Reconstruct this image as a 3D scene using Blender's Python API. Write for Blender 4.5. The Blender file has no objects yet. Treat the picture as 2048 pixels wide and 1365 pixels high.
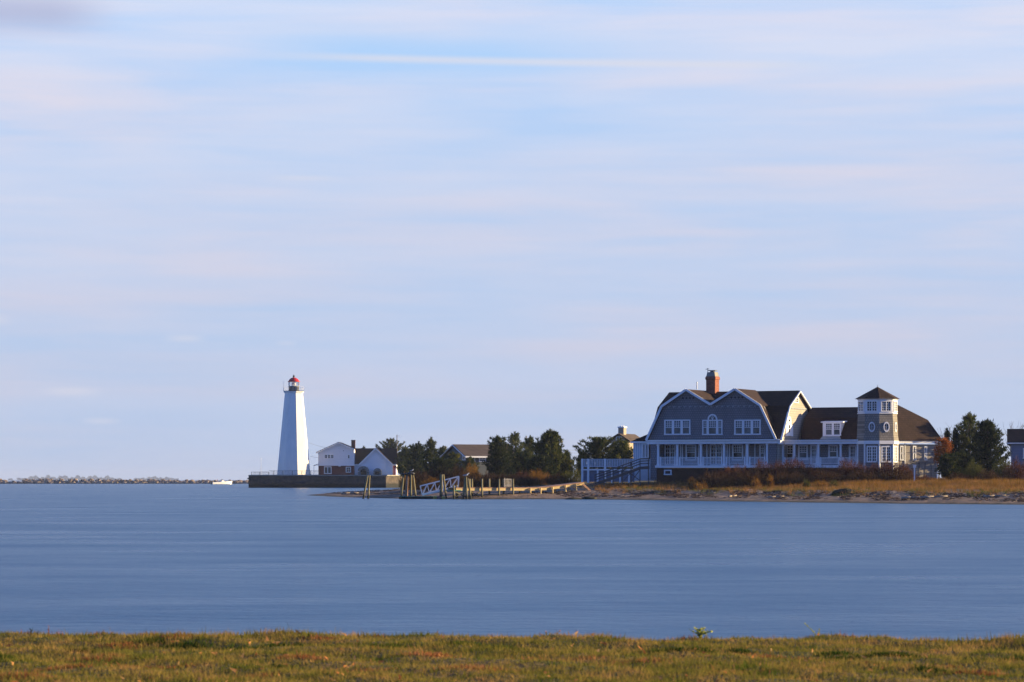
import bpy, math, random
import numpy as np
from mathutils import Vector, Matrix
R = math.radians
sc = bpy.context.scene
col = sc.collection
random.seed(7); rng = np.random.default_rng(7)

# ------------------------------------------------------------------ camera
F = 5689.0            # focal length in photo pixels (100 mm on 36 mm, 2048 px wide)
CH = 2.35             # camera height above the water
HY = 960.0            # photo row of the horizon
cam_d = bpy.data.cameras.new('camera'); cam = bpy.data.objects.new('camera', cam_d); col.objects.link(cam)
cam.location = (0, 0, CH); cam.rotation_euler = (R(90), 0, 0)
cam_d.lens = 100; cam_d.sensor_width = 36; cam_d.sensor_fit = 'HORIZONTAL'
cam_d.shift_y = (HY - 682.5) / 2048.0
cam_d.clip_start = 0.5; cam_d.clip_end = 60000
cam_d.dof.use_dof = True; cam_d.dof.focus_distance = 380; cam_d.dof.aperture_fstop = 7.0
sc.camera = cam

# ------------------------------------------------------------------ light
SUN_EL, SUN_AZ = 13.0, 14.0        # elevation; degrees behind the +X axis
sd = bpy.data.lights.new('sun', 'SUN'); so = bpy.data.objects.new('sun', sd); col.objects.link(so)
sd.energy = 5.0; sd.angle = R(0.5); sd.color = (1.0, 0.76, 0.40)
sv = Vector((math.cos(R(SUN_AZ)) * math.cos(R(SUN_EL)), math.sin(R(SUN_AZ)) * math.cos(R(SUN_EL)), math.sin(R(SUN_EL))))
so.rotation_euler = sv.to_track_quat('Z', 'Y').to_euler(); so.location = (60, -20, 60)
sc.view_settings.view_transform = 'Standard'; sc.view_settings.look = 'None'
sc.view_settings.exposure = 1.3; sc.view_settings.gamma = 1.0
try: sc.view_settings.use_curve_mapping = False
except Exception: pass
sc.cycles.use_denoising = True
sc.cycles.max_bounces = 6; sc.cycles.transparent_max_bounces = 12
sc.cycles.volume_bounces = 0

def nn(nt, kind, **kw):
    n = nt.nodes.new(kind)
    for k, v in kw.items():
        if k == 'inp':
            for a, b in v.items(): n.inputs[a].default_value = b
        else: setattr(n, k, v)
    return n
def ramp(nt, stops):
    n = nt.nodes.new('ShaderNodeValToRGB'); e = n.color_ramp.elements
    while len(e) < len(stops): e.new(0.5)
    for el, (p, c) in zip(e, stops):
        el.position = p; el.color = (c[0], c[1], c[2], 1) if not isinstance(c, (int, float)) else (c, c, c, 1)
    return n

world = bpy.data.worlds.new('World'); sc.world = world; world.use_nodes = True
nt = world.node_tree; nt.nodes.clear(); L = nt.links.new
out = nn(nt, 'ShaderNodeOutputWorld'); bg = nn(nt, 'ShaderNodeBackground')
sky = nn(nt, 'ShaderNodeTexSky'); sky.sky_type = 'NISHITA'; sky.sun_disc = False
sky.sun_elevation = R(SUN_EL); sky.sun_rotation = R(90 - SUN_AZ)
sky.air_density = 1.0; sky.dust_density = 0.4; sky.ozone_density = 2.0
SKYK = 0.076
tc = nn(nt, 'ShaderNodeTexCoord'); sep = nn(nt, 'ShaderNodeSeparateXYZ'); L(tc.outputs['Generated'], sep.inputs[0])
# thin high cloud: streaks stretched along the horizon
mp = nn(nt, 'ShaderNodeMapping'); mp.inputs['Scale'].default_value = (7, 7, 62); mp.inputs['Rotation'].default_value = (0, R(1.2), 0)
mp.inputs['Location'].default_value = (3.3, 1.7, 0.4)
L(tc.outputs['Generated'], mp.inputs[0])
n1 = nn(nt, 'ShaderNodeTexNoise', inp={'Scale': 1.0, 'Detail': 5.0, 'Roughness': 0.52, 'Distortion': 0.35}); L(mp.outputs[0], n1.inputs['Vector'])
mp2 = nn(nt, 'ShaderNodeMapping'); mp2.inputs['Scale'].default_value = (11, 11, 190); mp2.inputs['Rotation'].default_value = (0, R(2.0), 0)
mp2.inputs['Location'].default_value = (8.1, 0.3, 2.2)
L(tc.outputs['Generated'], mp2.inputs[0])
n2 = nn(nt, 'ShaderNodeTexNoise', inp={'Scale': 1.0, 'Detail': 4.0, 'Roughness': 0.5, 'Distortion': 0.2}); L(mp2.outputs[0], n2.inputs['Vector'])
mix0 = nn(nt, 'ShaderNodeMath', operation='MULTIPLY_ADD', inp={1: 0.32}); L(n2.outputs['Fac'], mix0.inputs[0]); 
m1 = nn(nt, 'ShaderNodeMath', operation='MULTIPLY', inp={1: 0.68}); L(n1.outputs['Fac'], m1.inputs[0]); L(m1.outputs[0], mix0.inputs[2])
cr = ramp(nt, [(0.34, 0.1), (0.50, 0.6), (0.64, 1.0)]); L(mix0.outputs[0], cr.inputs[0])
# clear sky colour by height, low above the horizon (display-linear, divided by the exposure)
XK = 1 / (2 ** 1.3)
def lin(r, g, b, k=1.0):
    f = lambda c: ((c / 255 + 0.055) / 1.055) ** 2.4 if c > 10 else c / 255 / 12.92
    return (f(r) * k, f(g) * k, f(b) * k)
clear = ramp(nt, [(0.0, lin(180, 198, 229, XK)), (0.05, lin(183, 204, 236, XK)), (0.11, lin(182, 208, 244, XK)), (0.17, lin(178, 212, 254, XK)), (0.34, lin(84, 142, 232, XK)), (1.0, lin(40, 86, 175, XK))])
cloud = ramp(nt, [(0.0, lin(192, 203, 228, XK)), (0.06, lin(206, 211, 232, XK)), (0.17, lin(221, 225, 244, XK)), (0.34, lin(116, 162, 235, XK)), (1.0, lin(64, 108, 192, XK))])
L(sep.outputs[2], clear.inputs[0]); L(sep.outputs[2], cloud.inputs[0])
pk = nn(nt, 'ShaderNodeTexNoise', inp={'Scale': 0.8, 'Detail': 2.0}); L(mp.outputs[0], pk.inputs['Vector'])
pr = ramp(nt, [(0.42, (0.95, 0.995, 1.03)), (0.6, (1.035, 0.99, 0.975))]); L(pk.outputs['Fac'], pr.inputs[0])
cm = nn(nt, 'ShaderNodeMix', data_type='RGBA', blend_type='MULTIPLY'); cm.inputs[0].default_value = 1
L(cloud.outputs[0], cm.inputs[6]); L(pr.outputs[0], cm.inputs[7])
cmx = nn(nt, 'ShaderNodeMix', data_type='RGBA'); L(cr.outputs[0], cmx.inputs[0]); L(clear.outputs[0], cmx.inputs[6]); L(cm.outputs[2], cmx.inputs[7])
# one long thin straight cloud band, and a darker mauve cloud bank high on the western side
def band(z0, hw, x0, x1, soft, tilt=0.0):
    zz = nn(nt, 'ShaderNodeMath', operation='MULTIPLY_ADD', inp={1: tilt}); L(sep.outputs[0], zz.inputs[0]); L(sep.outputs[2], zz.inputs[2])
    a = nn(nt, 'ShaderNodeMath', operation='SUBTRACT', inp={1: z0}); L(zz.outputs[0], a.inputs[0])
    b = nn(nt, 'ShaderNodeMath', operation='ABSOLUTE'); L(a.outputs[0], b.inputs[0])
    c = nn(nt, 'ShaderNodeMapRange', interpolation_type='SMOOTHSTEP', inp={1: hw, 2: 0.0, 3: 0.0, 4: 1.0}); L(b.outputs[0], c.inputs[0])
    d = nn(nt, 'ShaderNodeMapRange', interpolation_type='SMOOTHSTEP', inp={1: x0, 2: x0 + soft, 3: 0.0, 4: 1.0}); L(sep.outputs[0], d.inputs[0])
    e = nn(nt, 'ShaderNodeMapRange', interpolation_type='SMOOTHSTEP', inp={1: x1, 2: x1 - soft, 3: 0.0, 4: 1.0}); L(sep.outputs[0], e.inputs[0])
    g = nn(nt, 'ShaderNodeMath', operation='MULTIPLY'); L(c.outputs[0], g.inputs[0]); L(d.outputs[0], g.inputs[1])
    h = nn(nt, 'ShaderNodeMath', operation='MULTIPLY'); L(g.outputs[0], h.inputs[0]); L(e.outputs[0], h.inputs[1])
    f = nn(nt, 'ShaderNodeMath', operation='GREATER_THAN', inp={1: 0.0}); L(sep.outputs[1], f.inputs[0])
    k = nn(nt, 'ShaderNodeMath', operation='MULTIPLY'); L(h.outputs[0], k.inputs[0]); L(f.outputs[0], k.inputs[1])
    return k
def over(prev, fac, colr, k):
    s = nn(nt, 'ShaderNodeMath', operation='MULTIPLY', inp={1: k}); L(fac.outputs[0], s.inputs[0])
    m = nn(nt, 'ShaderNodeMix', data_type='RGBA'); L(s.outputs[0], m.inputs[0]); L(prev, m.inputs[6]); m.inputs[7].default_value = (*colr, 1)
    return m.outputs[2]
cc = cmx.outputs[2]
cc = over(cc, band(0.1475, 0.013, -0.11, 0.05, 0.06, 0.02), lin(172, 210, 252, XK), 0.85)
cc = over(cc, band(0.150, 0.010, -0.02, 0.10, 0.05, 0.0), lin(186, 214, 250, XK), 0.5)
cc = over(cc, band(0.1455, 0.0022, -0.10, 0.13, 0.06, 0.02), lin(220, 222, 235, XK), 0.7)
cc = over(cc, band(0.160, 0.011, -0.30, -0.13, 0.03, 0.0), lin(178, 184, 215, XK), 0.75)
for z0_, hw_, xa_, xb_, k_ in ((0.0292, 0.0016, -0.166, -0.140, 0.7), (0.0190, 0.0012, -0.152, -0.134, 0.6), (0.0535, 0.0018, -0.19, -0.171, 0.7), (0.0482, 0.0013, -0.123, -0.105, 0.7), (0.0470, 0.0009, -0.084, -0.074, 0.4), (0.1045, 0.0010, -0.09, -0.055, 0.6)):
    cc = over(cc, band(z0_, hw_ * 1.6, xa_, xb_, (xb_ - xa_) / 2.2, 0.01), lin(222, 221, 232, XK), k_ * .6)
# below the horizon and high overhead: the physical sky
hs = nn(nt, 'ShaderNodeMix', data_type='RGBA', blend_type='MULTIPLY'); hs.inputs[0].default_value = 1
L(sky.outputs[0], hs.inputs[6]); hs.inputs[7].default_value = (SKYK,) * 3 + (1,)
fz = nn(nt, 'ShaderNodeMapRange', inp={1: 0.20, 2: 0.75, 3: 0.0, 4: 0.3}); L(sep.outputs[2], fz.inputs[0])
fin = nn(nt, 'ShaderNodeMix', data_type='RGBA'); L(fz.outputs[0], fin.inputs[0]); L(cc, fin.inputs[6]); L(hs.outputs[2], fin.inputs[7])
bk = nn(nt, 'ShaderNodeMapRange', inp={1: 0.1, 2: -0.6, 3: 0.0, 4: 1.0}); L(sep.outputs[1], bk.inputs[0])     # the sky away from the sea horizon is a deeper blue
bkc = nn(nt, 'ShaderNodeMix', data_type='RGBA', blend_type='MULTIPLY'); L(bk.outputs[0], bkc.inputs[0]); L(fin.outputs[2], bkc.inputs[6]); bkc.inputs[7].default_value = (0.38, 0.60, 0.92, 1)
L(bkc.outputs[2], bg.inputs[0]); bg.inputs[1].default_value = 1.0; L(bg.outputs[0], out.inputs[0])

# ------------------------------------------------------------------ materials
def mat(name, c, rough=0.8, var=0.18, scale=1.5, c2=None, bump=0.0, bscale=8.0, metal=0.0, spec=0.3, stretch=(1, 1, 1), detail=6):
    m = bpy.data.materials.new(name); m.use_nodes = True; t = m.node_tree; t.nodes.clear()
    o = nn(t, 'ShaderNodeOutputMaterial'); b = nn(t, 'ShaderNodeBsdfPrincipled'); t.links.new(b.outputs[0], o.inputs[0])
    b.inputs['Roughness'].default_value = rough; b.inputs['Metallic'].default_value = metal; b.inputs['Specular IOR Level'].default_value = spec
    tcx = nn(t, 'ShaderNodeTexCoord'); mpx = nn(t, 'ShaderNodeMapping'); mpx.inputs['Scale'].default_value = stretch
    t.links.new(tcx.outputs['Object'], mpx.inputs[0])
    nz = nn(t, 'ShaderNodeTexNoise', inp={'Scale': scale, 'Detail': detail, 'Roughness': 0.6}); t.links.new(mpx.outputs[0], nz.inputs['Vector'])
    if c2 is None:
        lo = tuple(x * (1 - var) for x in c); hi = tuple(min(1, x * (1 + var)) for x in c)
    else: lo, hi = c, c2
    r_ = ramp(t, [(0.34, lo), (0.66, hi)]); t.links.new(nz.outputs['Fac'], r_.inputs[0]); t.links.new(r_.outputs[0], b.inputs['Base Color'])
    if bump:
        nb = nn(t, 'ShaderNodeTexNoise', inp={'Scale': bscale, 'Detail': 4.0}); t.links.new(mpx.outputs[0], nb.inputs['Vector'])
        bp = nn(t, 'ShaderNodeBump', inp={'Strength': bump, 'Distance': 0.1}); t.links.new(nb.outputs['Fac'], bp.inputs['Height']); t.links.new(bp.outputs[0], b.inputs['Normal'])
    return m
def courses(name, c, var, bw, bh, mortar=0.04, mc=0.6, rough=0.85, big=0.25):
    """shingles or bricks: courses run level whatever way the wall faces"""
    m = bpy.data.materials.new(name); m.use_nodes = True; t = m.node_tree; t.nodes.clear()
    o = nn(t, 'ShaderNodeOutputMaterial'); b = nn(t, 'ShaderNodeBsdfPrincipled'); t.links.new(b.outputs[0], o.inputs[0])
    b.inputs['Roughness'].default_value = rough; b.inputs['Specular IOR Level'].default_value = 0.2
    tcx = nn(t, 'ShaderNodeTexCoord'); s = nn(t, 'ShaderNodeSeparateXYZ'); t.links.new(tcx.outputs['Object'], s.inputs[0])
    a = nn(t, 'ShaderNodeMath', operation='ADD'); t.links.new(s.outputs[0], a.inputs[0]); t.links.new(s.outputs[1], a.inputs[1])
    cb = nn(t, 'ShaderNodeCombineXYZ'); t.links.new(a.outputs[0], cb.inputs[0]); t.links.new(s.outputs[2], cb.inputs[1])
    br = nn(t, 'ShaderNodeTexBrick', inp={'Scale': 1.0, 'Mortar Size': mortar * bh, 'Brick Width': bw, 'Row Height': bh, 'Bias': 0.0, 'Mortar Smooth': 0.3})
    t.links.new(cb.outputs[0], br.inputs['Vector'])
    br.inputs['Color1'].default_value = (*[x * (1 - var) for x in c], 1); br.inputs['Color2'].default_value = (*[x * (1 + var) for x in c], 1)
    br.inputs['Mortar'].default_value = (*[x * mc for x in c], 1)
    nz = nn(t, 'ShaderNodeTexNoise', inp={'Scale': 0.6, 'Detail': 5.0, 'Roughness': 0.6}); t.links.new(tcx.outputs['Object'], nz.inputs['Vector'])
    r_ = ramp(t, [(0.3, 1 - big), (0.7, 1 + big * 0.6)]); t.links.new(nz.outputs['Fac'], r_.inputs[0])
    mx = nn(t, 'ShaderNodeMix', data_type='RGBA', blend_type='MULTIPLY'); mx.inputs[0].default_value = 1
    t.links.new(br.outputs[0], mx.inputs[6]); t.links.new(r_.outputs[0], mx.inputs[7]); t.links.new(mx.outputs[2], b.inputs['Base Color'])
    return m
M = {}
M['white'] = mat('white_paint', (0.86, 0.86, 0.85), 0.6, 0.03, 1.0)
M['tower_white'] = mat('whitewash', (0.87, 0.85, 0.81), 0.8, 0.06, 0.5, stretch=(1, 1, 0.35), bump=0.15, bscale=2)
M['trim'] = mat('trim_paint', (0.80, 0.80, 0.83), 0.6, 0.05, 1.2)
M['siding'] = courses('white_siding', (0.86, 0.86, 0.88), 0.02, 40, 0.25, 0.10, 0.8, 0.7, 0.04)
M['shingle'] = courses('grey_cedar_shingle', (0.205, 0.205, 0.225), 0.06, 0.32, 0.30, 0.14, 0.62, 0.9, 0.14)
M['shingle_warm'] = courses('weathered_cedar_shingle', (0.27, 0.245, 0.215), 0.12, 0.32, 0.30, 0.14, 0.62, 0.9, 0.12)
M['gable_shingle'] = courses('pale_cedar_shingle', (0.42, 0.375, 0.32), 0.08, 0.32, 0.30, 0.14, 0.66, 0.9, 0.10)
M['roof'] = courses('wood_shake_roof', (0.042, 0.021, 0.016), 0.2, 0.35, 0.28, 0.12, 0.6, 0.9, 0.35)
M['roof_dark'] = courses('dark_asphalt_shingle', (0.022, 0.011, 0.012), 0.15, 0.5, 0.3, 0.1, 0.7, 0.9, 0.2)
M['roof_grey'] = courses('brown_grey_roof', (0.095, 0.07, 0.06), 0.15, 0.5, 0.3, 0.1, 0.7, 0.9, 0.2)
M['brick_dark'] = courses('dark_brick', (0.050, 0.026, 0.022), 0.2, 0.24, 0.10, 0.12, 1.3, 0.9, 0.2)
M['brick'] = courses('red_brick', (0.15, 0.045, 0.035), 0.2, 0.24, 0.10, 0.12, 1.3, 0.9, 0.2)
M['chimney_brick'] = courses('chimney_brick', (0.25, 0.09, 0.06), 0.25, 0.26, 0.12, 0.12, 1.25, 0.9, 0.3)
M['stone'] = mat('sea_wall_stone', (0.022, 0.022, 0.020), 0.9, c2=(0.115, 0.085, 0.065), scale=0.6, bump=0.8, bscale=1.4)
def tide(m, z0, z1):
    t = m.node_tree; b = [n for n in t.nodes if n.type == 'BSDF_PRINCIPLED'][0]; src = b.inputs['Base Color'].links[0].from_socket
    g = nn(t, 'ShaderNodeNewGeometry'); s = nn(t, 'ShaderNodeSeparateXYZ'); t.links.new(g.outputs['Position'], s.inputs[0]); nz = nn(t, 'ShaderNodeTexNoise', inp={'Scale': 0.7, 'Detail': 5.0}); t.links.new(g.outputs['Position'], nz.inputs['Vector'])
    ad = nn(t, 'ShaderNodeMath', operation='MULTIPLY_ADD', inp={1: 0.8}); t.links.new(nz.outputs['Fac'], ad.inputs[0]); t.links.new(s.outputs[2], ad.inputs[2])
    r_ = nn(t, 'ShaderNodeMapRange', inp={1: z0, 2: z1, 3: 0.0, 4: 1.0}); t.links.new(ad.outputs[0], r_.inputs[0])
    x = nn(t, 'ShaderNodeMix', data_type='RGBA'); t.links.new(r_.outputs[0], x.inputs[0]); x.inputs[6].default_value = (0.012, 0.013, 0.010, 1); t.links.new(src, x.inputs[7]); t.links.new(x.outputs[2], b.inputs['Base Color'])
tide(M['stone'], 1.3, 1.9)
M['concrete'] = mat('concrete_cap', (0.26, 0.25, 0.22), 0.85, 0.2, 0.8, bump=0.2)
M['black'] = mat('black_iron', (0.02, 0.02, 0.022), 0.5, 0.1, 2)
M['red'] = mat('red_dome_paint', (0.50, 0.02, 0.02), 0.4, 0.1, 1)
M['galv'] = mat('galvanised_wire', (0.10, 0.11, 0.12), 0.6, 0.1, 2)
M['alu'] = mat('painted_aluminium', (0.82, 0.80, 0.78), 0.45, 0.05, 2, metal=0.0, spec=0.5)
M['pier_wood'] = mat('pale_pier_timber', (0.58, 0.43, 0.20), 0.8, 0.18, 1.5, stretch=(1, 1, 4))
M['deck_wood'] = mat('weathered_deck_board', (0.30, 0.17, 0.12), 0.85, 0.25, 3)
M['grey_wood'] = mat('grey_weathered_timber', (0.20, 0.19, 0.18), 0.9, 0.2, 2, stretch=(1, 1, 0.2))
M['rust'] = mat('rusted_steel_pile', (0.30, 0.11, 0.04), 0.8, c2=(0.30, 0.27, 0.24), scale=1.2, spec=0.4)
def piling_mat():
    m = mat('tarred_piling', (0.15, 0.13, 0.07), 0.85, c2=(0.27, 0.24, 0.14), scale=2.0, stretch=(1, 1, 0.3)); t = m.node_tree
    b = [n for n in t.nodes if n.type == 'BSDF_PRINCIPLED'][0]; src = b.inputs['Base Color'].links[0].from_socket
    g = nn(t, 'ShaderNodeNewGeometry'); s = nn(t, 'ShaderNodeSeparateXYZ'); t.links.new(g.outputs['Position'], s.inputs[0])
    r_ = nn(t, 'ShaderNodeMapRange', inp={1: 0.35, 2: 0.75, 3: 0.0, 4: 1.0}); t.links.new(s.outputs[2], r_.inputs[0])   # wet weed below the tide mark
    x = nn(t, 'ShaderNodeMix', data_type='RGBA'); t.links.new(r_.outputs[0], x.inputs[0]); x.inputs[6].default_value = (0.018, 0.02, 0.012, 1)
    t.links.new(src, x.inputs[7]); t.links.new(x.outputs[2], b.inputs['Base Color']); return m
M['piling'] = piling_mat()
def glassy(name, c, rough=0.06):
    m = bpy.data.materials.new(name); m.use_nodes = True; t = m.node_tree
    b = t.nodes['Principled BSDF']; b.inputs['Base Color'].default_value = (*c, 1); b.inputs['Roughness'].default_value = rough
    b.inputs['Specular IOR Level'].default_value = 0.55
    tcx = nn(t, 'ShaderNodeTexCoord'); nz = nn(t, 'ShaderNodeTexNoise', inp={'Scale': 0.9, 'Detail': 3.0}); t.links.new(tcx.outputs['Object'], nz.inputs['Vector'])
    r_ = ramp(t, [(0.35, tuple(x * 0.4 for x in c)), (0.65, tuple(x * 1.7 for x in c))]); t.links.new(nz.outputs['Fac'], r_.inputs[0]); t.links.new(r_.outputs[0], b.inputs['Base Color'])
    return m
M['pane'] = glassy('window_glass', (0.02, 0.02, 0.024))
M['shade'] = glassy('window_with_blind', (0.075, 0.08, 0.085), 0.15)
def clear_glass():
    m = bpy.data.materials.new('clear_glass'); m.use_nodes = True; t = m.node_tree; t.nodes.clear()
    o = nn(t, 'ShaderNodeOutputMaterial'); a = nn(t, 'ShaderNodeBsdfTransparent', inp={0: (0.93, 0.95, 0.95, 1)}); g = nn(t, 'ShaderNodeBsdfGlossy', inp={'Roughness': 0.03})
    f = nn(t, 'ShaderNodeFresnel', inp={0: 1.45}); x = nn(t, 'ShaderNodeMixShader'); t.links.new(f.outputs[0], x.inputs[0]); t.links.new(a.outputs[0], x.inputs[1]); t.links.new(g.outputs[0], x.inputs[2]); t.links.new(x.outputs[0], o.inputs[0]); return m
M['clear'] = clear_glass()
def leafy(name, c1, c2, c3=None, scale=0.5, rough=0.75, trans=0.25):
    m = bpy.data.materials.new(name); m.use_nodes = True; t = m.node_tree; t.nodes.clear()
    o = nn(t, 'ShaderNodeOutputMaterial'); d = nn(t, 'ShaderNodeBsdfDiffuse'); tr = nn(t, 'ShaderNodeBsdfTranslucent'); x = nn(t, 'ShaderNodeMixShader', inp={0: trans})
    tcx = nn(t, 'ShaderNodeTexCoord'); nz = nn(t, 'ShaderNodeTexNoise', inp={'Scale': scale, 'Detail': 8.0, 'Roughness': 0.75}); t.links.new(tcx.outputs['Object'], nz.inputs['Vector'])
    st = [(0.36, c1), (0.52, c2)] + ([(0.66, c3)] if c3 else [])
    r_ = ramp(t, st); t.links.new(nz.outputs['Fac'], r_.inputs[0])
    for s in (d, tr): t.links.new(r_.outputs[0], s.inputs[0])
    t.links.new(d.outputs[0], x.inputs[1]); t.links.new(tr.outputs[0], x.inputs[2]); t.links.new(x.outputs[0], o.inputs[0]); return m
M['pine'] = leafy('pine_needles', (0.014, 0.028, 0.010), (0.080, 0.095, 0.026), (0.23, 0.19, 0.055), 1.1)
M['cedar'] = leafy('dark_cedar_foliage', (0.008, 0.016, 0.010), (0.036, 0.050, 0.020), (0.13, 0.12, 0.04), 1.1)
M['olive'] = leafy('olive_foliage', (0.04, 0.05, 0.015), (0.085, 0.085, 0.025), (0.13, 0.10, 0.03), 0.5)
M['bark'] = mat('bark', (0.07, 0.05, 0.035), 0.95, 0.3, 4)
M['twig'] = leafy('russet_twigs', (0.055, 0.025, 0.018), (0.115, 0.052, 0.032), (0.17, 0.085, 0.04), 0.8, trans=0.15)
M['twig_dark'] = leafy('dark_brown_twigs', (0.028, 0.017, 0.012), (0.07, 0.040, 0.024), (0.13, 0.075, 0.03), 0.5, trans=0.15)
M['orange'] = leafy('orange_leaves', (0.16, 0.05, 0.012), (0.34, 0.11, 0.022), (0.44, 0.19, 0.05), 0.8)
M['gold'] = leafy('golden_brush', (0.12, 0.06, 0.015), (0.24, 0.12, 0.025), (0.30, 0.18, 0.04), 0.8)
M['dune'] = leafy('dune_grass_blades', (0.055, 0.070, 0.022), (0.26, 0.135, 0.048), (0.44, 0.24, 0.10), 0.45, trans=0.3)
M['dune_green'] = leafy('green_dune_grass', (0.05, 0.075, 0.022), (0.11, 0.12, 0.035), (0.20, 0.15, 0.05), 0.3, trans=0.3)
M['lawn'] = leafy('lawn_blades', (0.06, 0.10, 0.014), (0.23, 0.18, 0.045), (0.44, 0.25, 0.10), 2.4, trans=0.35)
M['fallen'] = leafy('fallen_leaves', (0.28, 0.07, 0.03), (0.40, 0.20, 0.08), (0.5, 0.36, 0.2), 5, trans=0.2)
M['weed'] = leafy('weed_leaves', (0.30, 0.36, 0.07), (0.50, 0.50, 0.14), None, 9, trans=0.55)
M['turf'] = leafy('hollow_shade_turf', (0.012, 0.035, 0.006), (0.035, 0.07, 0.012), None, 3, trans=0.2)  # blade green darkened to carry the shade of the lawn hollows
M['dead'] = leafy('dead_grass', (0.16, 0.06, 0.025), (0.34, 0.13, 0.055), (0.5, 0.24, 0.12), 3, trans=0.25)
M['drift'] = mat('bleached_driftwood', (0.16, 0.12, 0.09), 0.9, c2=(0.50, 0.42, 0.34), scale=0.6)
M['weedrock'] = mat('weedy_rock', (0.012, 0.014, 0.008), 0.8, c2=(0.05, 0.045, 0.02), scale=2, bump=0.6)
M['wrack'] = mat('dried_wrack', (0.022, 0.014, 0.010), 0.9, c2=(0.11, 0.062, 0.042), scale=0.7)
M['boulder'] = mat('granite_boulder', (0.10, 0.075, 0.06), 0.9, c2=(0.46, 0.35, 0.27), scale=0.3, bump=0.4, bscale=1.2)
M['boat'] = mat('boat_gelcoat', (0.82, 0.80, 0.76), 0.3, 0.03, 1, spec=0.5)
M['jacket'] = mat('red_jacket', (0.35, 0.05, 0.03), 0.9, 0.1, 3)
M['navy'] = mat('dark_jacket', (0.03, 0.035, 0.05), 0.9, 0.1, 3)
M['skin'] = mat('skin', (0.42, 0.25, 0.18), 0.6, 0.05, 3)
M['bluewall'] = courses('blue_grey_clapboard', (0.20, 0.24, 0.33), 0.03, 30, 0.2, 0.15, 0.7, 0.8, 0.06)
M['greywall'] = courses('grey_clapboard', (0.13, 0.145, 0.15), 0.04, 30, 0.2, 0.15, 0.7, 0.8, 0.1)
M['tanwall'] = courses('tan_clapboard', (0.40, 0.33, 0.26), 0.04, 30, 0.2, 0.15, 0.7, 0.8, 0.1)
M['screen'] = mat('pale_blue_boards', (0.50, 0.55, 0.62), 0.7, 0.05, 2)
M['ramp_wood'] = mat('dark_ramp_timber', (0.11, 0.095, 0.085), 0.85, 0.2, 2)
M['flash'] = mat('lead_flashing', (0.28, 0.33, 0.36), 0.6, 0.1, 1)
M['gull'] = mat('gull_white', (0.8, 0.8, 0.8), 0.7, 0.05, 5)
M['gullgrey'] = mat('gull_grey', (0.25, 0.26, 0.28), 0.7, 0.05, 5)
M['farwood'] = leafy('far_wood', (0.004, 0.008, 0.008), (0.01, 0.016, 0.014), None, 0.02, trans=0)
M['green_paint'] = mat('green_paint', (0.03, 0.16, 0.12), 0.6, 0.1, 2)
M['yellow'] = mat('faded_yellow_paint', (0.5, 0.42, 0.10), 0.6, 0.15, 2)
M['canopy'] = mat('grey_stone_arch', (0.16, 0.18, 0.18), 0.8, 0.12, 2)

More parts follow.
